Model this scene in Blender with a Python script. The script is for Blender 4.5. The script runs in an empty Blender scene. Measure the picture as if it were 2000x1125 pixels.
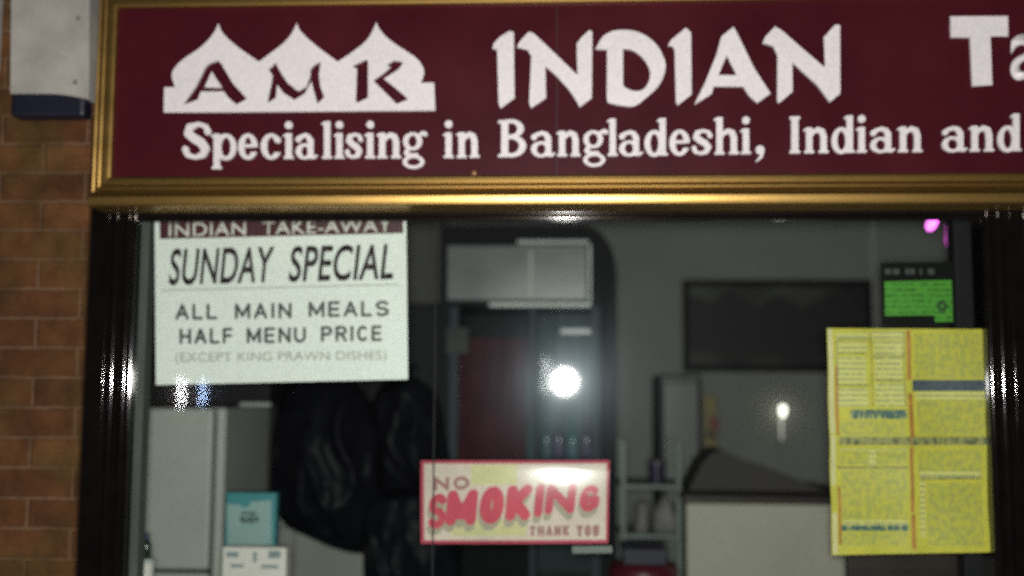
import bpy, bmesh, math, random
import numpy as np
from mathutils import Vector, Matrix
random.seed(7)
PI = math.pi
SC = bpy.context.scene
COL = SC.collection

# ------------------------------------------------------------------ camera
CAM = Vector((0.0, -2.6, 1.6))
F, CX, CY = 2050.0, 1000.0, 562.5
ROT = (Matrix.Rotation(math.radians(2.8917), 3, 'Z') @ Matrix.Rotation(PI / 2 + math.radians(5.2109), 3, 'X')
       @ Matrix.Rotation(math.radians(0.3), 3, 'Z'))
cd = bpy.data.cameras.new('camera')
cam = bpy.data.objects.new('camera', cd)
COL.objects.link(cam)
cam.matrix_world = Matrix.Translation(CAM) @ ROT.to_4x4()
cd.sensor_width = 36.0
cd.lens = F / 2000 * 36
cd.clip_start, cd.clip_end = 0.05, 500
cd.dof.use_dof = True
cd.dof.focus_distance = 1.89
cd.dof.aperture_fstop = 1.4
SC.camera = cam

# ------------------------------------------------------------------ night sky
W = bpy.data.worlds.new('World')
SC.world = W
W.use_nodes = True
nt = W.node_tree
sky = nt.nodes.new('ShaderNodeTexSky')
sky.sky_type = 'NISHITA'
sky.sun_disc = False
sky.sun_elevation = math.radians(-4)
sky.sun_rotation = math.radians(120)
bg = nt.nodes['Background']
nt.links.new(sky.outputs[0], bg.inputs[0])
bg.inputs[1].default_value = 0.05

# ------------------------------------------------------------------ the flash beside the lens, whose reflection shows in the pane
fl = bpy.data.lights.new('camera_flash', 'POINT')
fl.energy = 305
fl.color = (1.0, 0.965, 0.93)
fl.shadow_soft_size = 0.050
flo = bpy.data.objects.new('camera_flash', fl)
flo.location = CAM + Vector((0.0, 0.0, 0.012))
COL.objects.link(flo)

SC.view_settings.view_transform = 'Standard'
SC.view_settings.look = 'None'
SC.view_settings.exposure = 0.0
SC.view_settings.gamma = 1.0
SC.cycles.use_denoising = False
SC.cycles.max_bounces = 8
SC.cycles.transparent_max_bounces = 16
SC.cycles.sample_clamp_indirect = 3.0


def at(px, py, Y):
    """the point of the plane y = Y seen at that pixel of the 2000 x 1125 photograph"""
    d = ROT @ Vector(((px - CX) / F, (CY - py) / F, -1.0))
    return CAM + d * ((Y - CAM.y) / d.y)


# ------------------------------------------------------------------ materials
def node_mat(name):
    m = bpy.data.materials.new(name)
    m.use_nodes = True
    n = m.node_tree.nodes
    return m, n, m.node_tree.links, n['Principled BSDF']


def mat(name, col, rough=0.5, metal=0.0, var=0.12, scale=9.0, bump=0.0, bscale=60.0, spec=0.5, rvar=0.08, stretch=None, emit=None, strength=0, coat=0.0, grain=.16):
    m, n, l, p = node_mat(name)
    p.inputs['Metallic'].default_value = metal
    p.inputs['Specular IOR Level'].default_value = spec
    p.inputs['Coat Weight'].default_value = coat
    tc = n.new('ShaderNodeTexCoord')
    mp = n.new('ShaderNodeMapping')
    if stretch:
        mp.inputs['Scale'].default_value = stretch
    l.new(tc.outputs['Object'], mp.inputs[0])
    no = n.new('ShaderNodeTexNoise')
    no.inputs['Scale'].default_value = scale
    no.inputs['Detail'].default_value = 6
    l.new(mp.outputs[0], no.inputs[0])
    mr = n.new('ShaderNodeMapRange')
    mr.inputs['To Min'].default_value = 1 - var
    mr.inputs['To Max'].default_value = 1 + var
    mr.inputs['From Min'].default_value = 0.25
    mr.inputs['From Max'].default_value = 0.75
    l.new(no.outputs[0], mr.inputs[0])
    mx = n.new('ShaderNodeVectorMath')
    mx.operation = 'SCALE'
    mx.inputs[0].default_value = col[:3]
    fg = n.new('ShaderNodeTexNoise')
    fg.inputs['Scale'].default_value = 330
    fg.inputs['Detail'].default_value = 2
    l.new(tc.outputs['Object'], fg.inputs[0])
    fr = n.new('ShaderNodeMapRange')
    fr.inputs['From Min'].default_value, fr.inputs['From Max'].default_value = .3, .7
    fr.inputs['To Min'].default_value, fr.inputs['To Max'].default_value = 1 - grain, 1 + grain
    l.new(fg.outputs[0], fr.inputs[0])
    mm = n.new('ShaderNodeMath'); mm.operation = 'MULTIPLY'
    l.new(mr.outputs[0], mm.inputs[0]); l.new(fr.outputs[0], mm.inputs[1])
    l.new(mm.outputs[0], mx.inputs['Scale'])
    l.new(mx.outputs[0], p.inputs['Base Color'])
    r2 = n.new('ShaderNodeMapRange')
    r2.inputs['To Min'].default_value = max(0.02, rough - rvar)
    r2.inputs['To Max'].default_value = min(1, rough + rvar)
    l.new(no.outputs[0], r2.inputs[0])
    l.new(r2.outputs[0], p.inputs['Roughness'])
    if bump:
        b = n.new('ShaderNodeTexNoise')
        b.inputs['Scale'].default_value = bscale
        b.inputs['Detail'].default_value = 4
        l.new(mp.outputs[0], b.inputs[0])
        bn = n.new('ShaderNodeBump')
        bn.inputs['Strength'].default_value = bump
        bn.inputs['Distance'].default_value = 0.004
        l.new(b.outputs[0], bn.inputs['Height'])
        l.new(bn.outputs[0], p.inputs['Normal'])
    if emit:
        p.inputs['Emission Color'].default_value = (*emit, 1)
        p.inputs['Emission Strength'].default_value = strength
    return m


def brick_mat(ox, oz):
    m, n, l, p = node_mat('brick')
    tc = n.new('ShaderNodeTexCoord')
    sp = n.new('ShaderNodeSeparateXYZ')
    l.new(tc.outputs['Object'], sp.inputs[0])
    cb = n.new('ShaderNodeCombineXYZ')
    ad = n.new('ShaderNodeMath'); ad.operation = 'ADD'
    l.new(sp.outputs[0], ad.inputs[0]); l.new(sp.outputs[1], ad.inputs[1])
    l.new(ad.outputs[0], cb.inputs[0]); l.new(sp.outputs[2], cb.inputs[1])
    wob = n.new('ShaderNodeTexNoise'); wob.inputs['Scale'].default_value = 14
    l.new(tc.outputs['Object'], wob.inputs[0])
    ws = n.new('ShaderNodeVectorMath'); ws.operation = 'SCALE'; ws.inputs['Scale'].default_value = 0.006
    l.new(wob.outputs['Color'], ws.inputs[0])
    ad2 = n.new('ShaderNodeVectorMath'); ad2.operation = 'ADD'
    l.new(cb.outputs[0], ad2.inputs[0]); l.new(ws.outputs[0], ad2.inputs[1])
    mp = n.new('ShaderNodeMapping'); mp.inputs['Location'].default_value = (ox, oz, 0)
    l.new(ad2.outputs[0], mp.inputs[0])
    br = n.new('ShaderNodeTexBrick')
    br.inputs['Scale'].default_value = 1.0
    br.inputs['Brick Width'].default_value = 0.225
    br.inputs['Row Height'].default_value = 0.075
    br.inputs['Mortar Size'].default_value = 0.006
    br.inputs['Mortar Smooth'].default_value = 0.5
    br.inputs['Color1'].default_value = (0.112, 0.048, 0.018, 1)
    br.inputs['Color2'].default_value = (0.072, 0.029, 0.012, 1)
    br.inputs['Mortar'].default_value = (0.132, 0.074, 0.042, 1)
    l.new(mp.outputs[0], br.inputs[0])
    no = n.new('ShaderNodeTexNoise'); no.inputs['Scale'].default_value = 13; no.inputs['Detail'].default_value = 8
    l.new(tc.outputs['Object'], no.inputs[0])
    n2 = n.new('ShaderNodeTexNoise'); n2.inputs['Scale'].default_value = 170; n2.inputs['Detail'].default_value = 4
    l.new(tc.outputs['Object'], n2.inputs[0])
    mr = n.new('ShaderNodeMapRange'); mr.inputs['From Min'].default_value = .3; mr.inputs['From Max'].default_value = .7
    mr.inputs['To Min'].default_value = .62; mr.inputs['To Max'].default_value = 1.35
    l.new(no.outputs[0], mr.inputs[0])
    m2 = n.new('ShaderNodeMapRange'); m2.inputs['From Min'].default_value = .3; m2.inputs['From Max'].default_value = .7
    m2.inputs['To Min'].default_value = .7; m2.inputs['To Max'].default_value = 1.3
    l.new(n2.outputs[0], m2.inputs[0])
    mu = n.new('ShaderNodeMath'); mu.operation = 'MULTIPLY'
    l.new(mr.outputs[0], mu.inputs[0]); l.new(m2.outputs[0], mu.inputs[1])
    olv = n.new('ShaderNodeMix'); olv.data_type = 'RGBA'; olv.inputs[7].default_value = (.070, .045, .014, 1)
    on = n.new('ShaderNodeTexNoise'); on.inputs['Scale'].default_value = 5.5; on.inputs['Detail'].default_value = 5
    l.new(tc.outputs['Object'], on.inputs[0])
    om = n.new('ShaderNodeMapRange'); om.inputs['From Min'].default_value = .45; om.inputs['From Max'].default_value = .65; om.inputs['To Max'].default_value = .75
    l.new(on.outputs[0], om.inputs[0]); l.new(om.outputs[0], olv.inputs[0]); l.new(br.outputs['Color'], olv.inputs[6])
    sc = n.new('ShaderNodeVectorMath'); sc.operation = 'SCALE'
    l.new(olv.outputs[2], sc.inputs[0]); l.new(mu.outputs[0], sc.inputs['Scale'])
    l.new(sc.outputs[0], p.inputs['Base Color'])
    p.inputs['Roughness'].default_value = .9
    p.inputs['Specular IOR Level'].default_value = .15
    h = n.new('ShaderNodeMath'); h.operation = 'MULTIPLY_ADD'
    h.inputs[1].default_value = -.75
    l.new(br.outputs['Fac'], h.inputs[0])
    hs = n.new('ShaderNodeMath'); hs.operation = 'MULTIPLY'; hs.inputs[1].default_value = .6
    l.new(no.outputs[0], hs.inputs[0]); l.new(hs.outputs[0], h.inputs[2])
    bn = n.new('ShaderNodeBump'); bn.inputs['Strength'].default_value = .8; bn.inputs['Distance'].default_value = .008
    l.new(h.outputs[0], bn.inputs['Height']); l.new(bn.outputs[0], p.inputs['Normal'])
    return m


def glass_mat():
    """window glass: clear, a sharp mirror part that grows at grazing angles and a faint greasy film"""
    m = bpy.data.materials.new('pane_glass')
    m.use_nodes = True
    n, l = m.node_tree.nodes, m.node_tree.links
    n.remove(n['Principled BSDF'])
    out = n['Material Output']
    tr = n.new('ShaderNodeBsdfTransparent'); tr.inputs[0].default_value = (.965, .99, .975, 1)
    gl = n.new('ShaderNodeBsdfGlossy'); gl.inputs['Roughness'].default_value = 0.024
    film = n.new('ShaderNodeBsdfGlossy'); film.inputs['Roughness'].default_value = 0.20
    film.inputs['Color'].default_value = (.72, .88, 1.0, 1)
    tc = n.new('ShaderNodeTexCoord')
    mp = n.new('ShaderNodeMapping'); mp.inputs['Scale'].default_value = (9, 1, 0.8)
    l.new(tc.outputs['Object'], mp.inputs[0])
    no = n.new('ShaderNodeTexNoise'); no.inputs['Scale'].default_value = 2.0; no.inputs['Detail'].default_value = 7
    l.new(mp.outputs[0], no.inputs[0])
    mr = n.new('ShaderNodeMapRange')
    mr.inputs['From Min'].default_value = .3; mr.inputs['From Max'].default_value = .75
    mr.inputs['To Min'].default_value = .0004; mr.inputs['To Max'].default_value = .0013
    l.new(no.outputs[0], mr.inputs[0])
    lw = n.new('ShaderNodeLayerWeight'); lw.inputs['Blend'].default_value = 0.12
    ma = n.new('ShaderNodeMath'); ma.operation = 'MULTIPLY_ADD'; ma.inputs[1].default_value = .5; ma.inputs[2].default_value = .035
    l.new(lw.outputs['Facing'], ma.inputs[0])
    m1 = n.new('ShaderNodeMixShader'); m2 = n.new('ShaderNodeMixShader')
    l.new(ma.outputs[0], m1.inputs[0]); l.new(tr.outputs[0], m1.inputs[1]); l.new(gl.outputs[0], m1.inputs[2])
    l.new(mr.outputs[0], m2.inputs[0]); l.new(m1.outputs[0], m2.inputs[1]); l.new(film.outputs[0], m2.inputs[2])
    l.new(m2.outputs[0], out.inputs[0])
    return m


def print_mat(name, ink, paper, sx, sz, thr=.5, row=0):
    """rows of small print: broken ink runs on paper"""
    m, n, l, p = node_mat(name)
    tc = n.new('ShaderNodeTexCoord')
    mp = n.new('ShaderNodeMapping'); mp.inputs['Scale'].default_value = (sx, 1, sz)
    l.new(tc.outputs['Object'], mp.inputs[0])
    no = n.new('ShaderNodeTexNoise'); no.inputs['Scale'].default_value = 1; no.inputs['Detail'].default_value = 3
    l.new(mp.outputs[0], no.inputs[0])
    mr = n.new('ShaderNodeMapRange')
    mr.inputs['From Min'].default_value = thr - .08; mr.inputs['From Max'].default_value = thr + .08
    l.new(no.outputs[0], mr.inputs[0])
    if row:
        sep = n.new('ShaderNodeSeparateXYZ'); l.new(tc.outputs['Object'], sep.inputs[0])
        a1 = n.new('ShaderNodeMath'); a1.operation = 'MULTIPLY'; a1.inputs[1].default_value = 6.2832 / row
        l.new(sep.outputs[2], a1.inputs[0])
        a2 = n.new('ShaderNodeMath'); a2.operation = 'SINE'; l.new(a1.outputs[0], a2.inputs[0])
        a3 = n.new('ShaderNodeMapRange'); a3.inputs['From Min'].default_value = -.3; a3.inputs['From Max'].default_value = .5
        l.new(a2.outputs[0], a3.inputs[0])
        a4 = n.new('ShaderNodeMath'); a4.operation = 'MULTIPLY'
        l.new(mr.outputs[0], a4.inputs[0]); l.new(a3.outputs[0], a4.inputs[1]); mr = a4
    mx = n.new('ShaderNodeMix'); mx.data_type = 'RGBA'
    mx.inputs[6].default_value = (*paper, 1); mx.inputs[7].default_value = (*ink, 1)
    l.new(mr.outputs[0], mx.inputs[0]); l.new(mx.outputs[2], p.inputs['Base Color'])
    p.inputs['Roughness'].default_value = .55
    return m


# ------------------------------------------------------------------ objects
def link_mesh(name, me, m, parent=None):
    o = bpy.data.objects.new(name, me)
    COL.objects.link(o)
    if m is not None:
        me.materials.append(m)
    if parent is not None:
        o.parent = parent
        o.matrix_parent_inverse = WORLD[parent.name].inverted()
        WORLD[o.name] = Matrix.Identity(4)
    else:
        WORLD[o.name] = Matrix.Identity(4)
    return o


WORLD = {}


def tag(o, label=None, cat=None, group=None, kind=None):
    for k, v in (('label', label), ('category', cat), ('group', group), ('kind', kind)):
        if v:
            o[k] = v
    return o


def thing(name, label, cat, loc, group=None):
    o = bpy.data.objects.new(name, None)
    COL.objects.link(o)
    o.empty_display_size = .1
    o.location = loc
    WORLD[o.name] = Matrix.Translation(Vector(loc))
    return tag(o, label, cat, group)


def bm_obj(name, bm, m, parent=None, smooth=False):
    bmesh.ops.recalc_face_normals(bm, faces=bm.faces[:])
    me = bpy.data.meshes.new(name)
    bm.edges.index_update()
    sharp = [len(e.link_faces) == 2 and e.calc_face_angle() > .9 for e in bm.edges]
    bm.to_mesh(me); bm.free()
    if smooth:
        me.attributes.new('sharp_edge', 'BOOLEAN', 'EDGE').data.foreach_set('value', sharp)
        for p in me.polygons:
            p.use_smooth = True
    return link_mesh(name, me, m, parent)


def add_box(bm, x0, x1, y0, y1, z0, z1, bev=0.0, seg=2):
    r = bmesh.ops.create_cube(bm, size=1.0)
    vs = r['verts']
    for v in vs:
        v.co = Vector(((x0 + x1) / 2 + v.co.x * (x1 - x0), (y0 + y1) / 2 + v.co.y * (y1 - y0), (z0 + z1) / 2 + v.co.z * (z1 - z0)))
    if bev:
        es = list({e for v in vs for e in v.link_edges})
        bmesh.ops.bevel(bm, geom=es, offset=bev, segments=seg, profile=.5, affect='EDGES')


def box(name, x0, x1, y0, y1, z0, z1, m, parent=None, bev=.004):
    bm = bmesh.new()
    add_box(bm, min(x0, x1), max(x0, x1), min(y0, y1), max(y0, y1), min(z0, z1), max(z0, z1), bev)
    return bm_obj(name, bm, m, parent)


def rect(px0, py0, px1, py1, Y):
    """world x0, x1, z0, z1 of an upright rectangle of the photo standing at depth Y"""
    mx, my = (px0 + px1) / 2, (py0 + py1) / 2
    return at(px0, my, Y).x, at(px1, my, Y).x, at(mx, py1, Y).z, at(mx, py0, Y).z


def pbox(name, px0, py0, px1, py1, Y, depth, m, parent=None, bev=.004, zfloor=None):
    x0, x1, z0, z1 = rect(px0, py0, px1, py1, Y)
    if zfloor is not None:
        z0 = zfloor
    return box(name, x0, x1, Y, Y + depth, z0, z1, m, parent, bev)


def curve_mesh(polys, thick):
    """fill closed outlines (holes inside outlines) and give them thickness; front face on local +z"""
    cu = bpy.data.curves.new('outline', 'CURVE')
    cu.dimensions = '2D'
    cu.fill_mode = 'BOTH'
    cu.extrude = thick / 2
    for poly in polys:
        s = cu.splines.new('POLY')
        s.points.add(len(poly) - 1)
        for p, q in zip(s.points, poly):
            p.co = (q[0], q[1], 0, 1)
        s.use_cyclic_u = True
    return bake(cu)


def bake(cu):
    o = bpy.data.objects.new('outline', cu)
    COL.objects.link(o)
    dg = bpy.context.evaluated_depsgraph_get()
    me = bpy.data.meshes.new_from_object(o.evaluated_get(dg), depsgraph=dg)
    bpy.data.objects.remove(o)
    bpy.data.curves.remove(cu)
    me.materials.clear()
    return me


def stand(me, yfun):
    """turn a flat x-y mesh upright: y becomes z, its front (+z) faces the street at the depth yfun(x, z)"""
    for v in me.vertices:
        x, y, z = v.co
        v.co = (x, yfun(x, y) - z, y)


def flat(name, polys, Y, m, parent=None, thick=.002, yfun=None, push=0.0):
    """outlines given in photo pixels, cut out of a sheet that stands at depth Y"""
    pw = [[(at(x, y, Y).x, at(x, y, Y).z) for x, y in poly] for poly in polys]
    me = curve_mesh(pw, thick)
    f = yfun or (lambda x, z: Y)
    stand(me, lambda x, z: f(x, z) - push)
    return link_mesh(name, me, m, parent)


def join_meshes(name, meshes, m, parent):
    bm = bmesh.new()
    for me in meshes:
        bm.from_mesh(me)
        bpy.data.meshes.remove(me)
    me = bpy.data.meshes.new(name)
    bm.to_mesh(me); bm.free()
    return link_mesh(name, me, m, parent)


def text_mesh(body, quad, Y, thick=.001, bold=0.0, shear=0.0, spacing=1.0, yfun=None, push=0.0):
    """words set so that their box fills quad (tl, tr, br, bl in photo pixels) on the plane y = Y"""
    cu = bpy.data.curves.new('words', 'FONT')
    cu.body = body
    cu.size = 1.0
    cu.shear = shear
    cu.offset = bold
    cu.space_character = spacing
    cu.fill_mode = 'FRONT'
    me = bake(cu)
    bm = bmesh.new(); bm.from_mesh(me); bpy.data.meshes.remove(me)
    bmesh.ops.remove_doubles(bm, verts=bm.verts[:], dist=1e-5)
    xs = [v.co.x for v in bm.verts]; ys = [v.co.y for v in bm.verts]
    x0, x1, y0, y1 = min(xs), max(xs), min(ys), max(ys)
    tl, tr, br, bl = [Vector(q) for q in quad]
    f = yfun or (lambda x, z: Y)
    for v in bm.verts:
        u, w = (v.co.x - x0) / (x1 - x0), (v.co.y - y0) / (y1 - y0)
        q = bl.lerp(br, u).lerp(tl.lerp(tr, u), w)
        p = at(q.x, q.y, Y)
        v.co = (p.x, f(p.x, p.z) - push, p.z)
    g = bmesh.ops.extrude_face_region(bm, geom=bm.faces[:])
    for e in g['geom']:
        if isinstance(e, bmesh.types.BMVert):
            e.co.y -= thick
    bmesh.ops.recalc_face_normals(bm, faces=bm.faces[:])
    me = bpy.data.meshes.new('words')
    bm.to_mesh(me); bm.free()
    return me


def words(name, body, quad, Y, m, parent, **k):
    me = text_mesh(body, quad, Y, **k)
    me.name = name
    return link_mesh(name, me, m, parent)


def lathe(name, prof, cx, cy, m, parent=None, n=24):
    bm = bmesh.new()
    rings = []
    for r, z in prof:
        rings.append([bm.verts.new((cx + r * math.cos(2 * PI * i / n), cy + r * math.sin(2 * PI * i / n), z)) for i in range(n)])
    for a, b in zip(rings, rings[1:]):
        for i in range(n):
            bm.faces.new((a[i], a[(i + 1) % n], b[(i + 1) % n], b[i]))
    bm.faces.new(rings[0][::-1]); bm.faces.new(rings[-1])
    return bm_obj(name, bm, m, parent, True)


def sweep_x(bm, prof, x0, x1, m0=0.0, m1=0.0):
    """profile (y, z) swept along x; mitre slopes shift the ends by m * z offset"""
    a = [bm.verts.new((x0 + m0 * q[2], q[0], q[1])) for q in prof]
    b = [bm.verts.new((x1 + m1 * q[2], q[0], q[1])) for q in prof]
    k = len(prof)
    for i in range(k):
        bm.faces.new((a[i], a[(i + 1) % k], b[(i + 1) % k], b[i]))
    bm.faces.new(a[::-1]); bm.faces.new(b)


def tube(bm, pts, r, n=10):
    pts = [Vector(p) for p in pts]
    rings = []
    for i, p in enumerate(pts):
        d = (pts[min(i + 1, len(pts) - 1)] - pts[max(i - 1, 0)]).normalized()
        u = d.cross(Vector((0, 1, .01))).normalized(); w = d.cross(u)
        rings.append([bm.verts.new(p + u * r * math.cos(2 * PI * j / n) + w * r * math.sin(2 * PI * j / n)) for j in range(n)])
    for a, b in zip(rings, rings[1:]):
        for j in range(n):
            bm.faces.new((a[j], a[(j + 1) % n], b[(j + 1) % n], b[j]))
    bm.faces.new(rings[0][::-1]); bm.faces.new(rings[-1])


# ------------------------------------------------------------------ material list
M_white_letter = mat('white_acrylic', (.70, .665, .675), .38, var=.03)
M_maroon = mat('maroon_acrylic', (.048, .0058, .0095), .38, var=.22, scale=5, spec=.14)
M_gold = mat('gold_anodised', (.42, .265, .08), .36, metal=.95, var=.10, scale=3, stretch=(.4, 6, 6), rvar=.05)
M_black = mat('black_brown_metal', (.005, .004, .004), .062, var=.25, scale=20, rvar=.012)
M_grey_alu = mat('grey_aluminium', (.085, .095, .085), .75, spec=.15, var=.2, scale=8, stretch=(8, 8, .6))
M_paper = mat('poster_card', (.73, .77, .73), .55, var=.05, scale=3)
M_header = mat('poster_maroon', (.055, .008, .014), .5)
M_ink = mat('dark_brown_ink', (.020, .010, .012), .6)
M_ink_grey = mat('charcoal_ink', (.055, .055, .055), .6)
M_ink_pale = mat('pale_grey_ink', (.30, .32, .27), .6)
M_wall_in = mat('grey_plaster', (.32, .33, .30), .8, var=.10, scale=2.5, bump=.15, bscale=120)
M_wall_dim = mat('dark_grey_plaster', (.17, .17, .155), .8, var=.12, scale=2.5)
M_white_app = mat('white_enamel', (.51, .53, .485), .42, var=.06, scale=4)
M_dark = mat('dark_laminate', (.013, .013, .015), .6, spec=.2, var=.3, scale=6)
M_darkbrown = mat('dark_brown_wood', (.022, .013, .010), .5, var=.4, scale=8, stretch=(1, 1, 6))
M_cream = mat('cream_laminate', (.48, .465, .375), .5, var=.06, scale=5)
M_chrome = mat('brushed_chrome', (.6, .6, .6), .22, metal=1)
M_teal = mat('teal_card', (.035, .20, .225), .5, var=.15)
M_tealpale = mat('pale_teal_card', (.22, .34, .33), .5, var=.15)
M_white_card = mat('white_card', (.66, .63, .59), .6, var=.07)

# ------------------------------------------------------------------ outside: ground, brick front
tag(box('pavement', -14, 14, -4.2, .4, -.12, 0, mat('paving', (.16, .15, .14), .8, var=.3, scale=5, bump=.3)), kind='structure')
tag(box('road', -60, 60, -11.0, -4.2, -.30, -.12, mat('asphalt', (.05, .05, .052), .85, var=.3, scale=12, bump=.4)), kind='structure')
tag(box('far_pavement', -60, 60, -13.4, -11.0, -.30, 0, mat('far_paving', (.14, .135, .13), .8, var=.3, scale=5)), kind='structure')

XL = at(163, 745, .012).x          # brick edge beside the window frame
XR = 2.45
ZH = at(1000, 395, 0).z - .02         # head of the opening, hidden by the sign
M_brick = brick_mat(-at(78, 530, 0).x + .225 * 0, -at(60, 505, 0).z + .0)
bm = bmesh.new()
add_box(bm, -4.0, XL, 0.0, .24, 0, 4.2)
add_box(bm, XL, XR, 0.0, .24, ZH + .25, 4.2)
add_box(bm, XR, 4.0, 0.0, .24, 0, 4.2)
add_box(bm, XL, XR, 0.0, .24, 0, .55)
tag(bm_obj('brick_wall', bm, M_brick), 'orange brown brick shop front in stretcher bond around the window', 'wall')

# white alarm box with navy base, and the second pale box at the picture edge
x0, x1, z0, z1 = rect(20, 0, 174, 186, -.06)
zb = at(95, 228, -.05).z
ab = thing('alarm_box', 'white wall box with a navy blue base on the brickwork beside the sign', 'alarm box', ((x0 + x1) / 2, 0, zb))
M_abox = mat('weathered_white_plastic', (.34, .33, .30), .6, var=.2, scale=10)
M_navy = mat('navy_plastic', (.006, .007, .018), .5)
# curved lower edge of the white cover: an outline with thickness
n = 14
low = [(20 + (174 - 20) * i / n, 183 - 0 + (0 if i < 7 else 11 * ((i - 7) / 7) ** 1.6)) for i in range(n + 1)]
cover = flat('cover', [low + [(176, -240), (24, -240)]], -.060, M_abox, ab, thick=.058, push=-.029)
mod = cover.modifiers.new('round', 'BEVEL'); mod.width = .006; mod.segments = 2
box('base', x0 + .004, x1 - .008, -.055, -.002, zb, z0 + .03, M_navy, ab, .01)
for sx, sy in ((152, 35), (146, 160)):
    c = at(sx, sy, -.062)
    bm = bmesh.new()
    bmesh.ops.create_cone(bm, cap_ends=True, segments=14, radius1=.007, radius2=.005, depth=.004,
                          matrix=Matrix.Translation((c.x, -.061, c.z)) @ Matrix.Rotation(PI / 2, 4, 'X'))
    bm_obj('screw', bm, mat('rusty_screw', (.16, .15, .12), .6), ab)
x0, x1, z0, z1 = rect(-150, -120, -3, 140, -.03)
sb = thing('junction_box', 'pale box on the brickwork cut off by the picture edge', 'box', ((x0 + x1) / 2, 0, z0))
box('case', x0, x1, -.03, -.002, z0, z1, M_abox, sb, .006)
box('lid', x0 + .012, x1 - .012, -.035, -.0305, z0 + .012, z1 - .012, M_abox, sb, .002)

# ------------------------------------------------------------------ fascia sign
YB = -.075                                     # face of the maroon board
fs = thing('fascia_sign', 'long maroon shop sign with white raised lettering in a gold moulded frame', 'shop sign', (.6, 0, 2.0))
bx0 = at(226, 200, YB).x
bz1 = at(1000, 8, YB).z
bz0 = at(1000, 344, YB).z
bx1 = 2.62
box('board', bx0 - .02, bx1 + .02, YB, -.004, bz0 - .02, bz1 + .02, M_maroon, fs, .0)
# gold moulding: profile given as (outward offset from the board edge, projection in front of the wall)
MW = .052
PR = [(.000, .078), (.000, .088), (.006, .092), (.014, .0925), (.019, .0925), (.021, .089), (.023, .0925), (.028, .0945), (.032, .0945), (.034, .0905), (.036, .0945), (.041, .0965), (.0445, .093), (.0455, .085), (.0455, .002), (.000, .002)]
PT = [(.0465, .002), (.0465, .092), (.0485, .0985), (.050, .1035), (.053, .1050), (.058, .1046), (.066, .1032), (.0715, .1014), (.0745, .098), (.076, .091), (.0765, .080), (.0765, .002)]


def gold_side(name, side):
    bm = bmesh.new()
    if side in ('bottom', 'top'):
        s = -1 if side == 'bottom' else 1
        zz = bz0 if side == 'bottom' else bz1
        sweep_x(bm, [(-p, zz + s * o, o) for o, p in PR], bx0, bx1, -1, 1)
    else:
        s = -1 if side == 'left' else 1
        xx = bx0 if side == 'left' else bx1
        a = [bm.verts.new((xx + s * o, -p, bz0 - o)) for o, p in PR]
        b = [bm.verts.new((xx + s * o, -p, bz1 + o)) for o, p in PR]
        k = len(PR)
        for i in range(k):
            bm.faces.new((a[i], a[(i + 1) % k], b[(i + 1) % k], b[i]))
        bm.faces.new(a[::-1]); bm.faces.new(b)
    return bm_obj(name, bm, M_gold, fs)


for sd in ('bottom', 'top', 'left', 'right'):
    gold_side('gold_moulding', sd)
bm = bmesh.new()
sweep_x(bm, [(-p, bz0 - o, o) for o, p in PT], bx0 - .046, bx1 + .046)
bm_obj('lower_trim', bm, M_gold, fs)
c0, c1 = at(1088, 12, YB), at(1090, 342, YB)
box('panel_joint', c0.x - .0012, c0.x + .0012, YB - .0012, YB - .0001, c1.z, c0.z, mat('joint_dark_line', (.022, .004, .006), .6), fs, 0)  # seam drawn as a thin strip of darker maroon


def crop(pts, ox, oy, s):
    return [(ox + x / s, oy + y / s) for x, y in pts]


def chaikin(pts, it=2):
    for _ in range(it):
        q = []
        for i in range(len(pts)):
            a, b = Vector(pts[i]), Vector(pts[(i + 1) % len(pts)])
            q += [tuple(a.lerp(b, .25)), tuple(a.lerp(b, .75))]
        pts = q
    return pts


def catmull(pts, closed_sharp, step=5):
    """smooth through all points except those listed as sharp, where the tangent breaks"""
    k = len(pts); out = []
    for i in range(k):
        p0, p1, p2, p3 = [Vector(pts[(i + j) % k]) for j in (-1, 0, 1, 2)]
        if i % k in closed_sharp:
            p0 = p1 * 2 - p2
        if (i + 1) % k in closed_sharp:
            p3 = p2 * 2 - p1
        for j in range(step):
            t = j / step
            out.append(tuple(.5 * ((2 * p1) + (p2 - p0) * t + (2 * p0 - 5 * p1 + 4 * p2 - p3) * t * t + (3 * p1 - p0 - 3 * p2 + p3) * t ** 3)))
    return out


YL = YB - .0045
# the three-domed emblem with its own letters cut through it
dome = [(72, 692), (75, 522), (150, 520), (138, 490), (127, 445), (138, 402), (200, 335), (300, 268), (370, 205), (415, 145), (440, 92),
        (458, 140), (500, 190), (580, 258), (712, 350), (800, 285), (880, 222), (932, 160), (968, 88), (985, 135), (1040, 192), (1110, 252), (1242, 350),
        (1340, 285), (1430, 212), (1472, 150), (1502, 84), (1525, 132), (1590, 202), (1690, 270), (1770, 325), (1812, 380), (1822, 430), (1800, 492),
        (1890, 490), (1898, 678)]
dsharp = {0, 1, 2, 10, 14, 18, 22, 26, 33, 34, 35}
dome_s = crop(catmull(dome, dsharp, 4), 300, 20, 3.448)
letA_o = [(205, 640), (290, 510), (352, 385), (375, 362), (440, 342), (462, 368), (540, 500), (632, 600), (562, 638), (505, 590), (478, 550), (322, 550), (300, 605)]
letA_i = [(395, 415), (345, 524), (463, 524)]
letM = [(775, 402), (825, 356), (855, 418), (905, 492), (975, 548), (1030, 518), (1056, 450), (1058, 402), (1082, 372), (1128, 352), (1116, 440), (1126, 520), (1152, 590), (1106, 632),
        (1085, 560), (1065, 482), (1020, 565), (952, 607), (880, 562), (835, 505), (826, 592), (770, 628), (800, 470), (804, 440)]
letK1 = [(1338, 382), (1430, 336), (1446, 342), (1446, 592), (1372, 628), (1364, 610), (1372, 398)]
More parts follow.
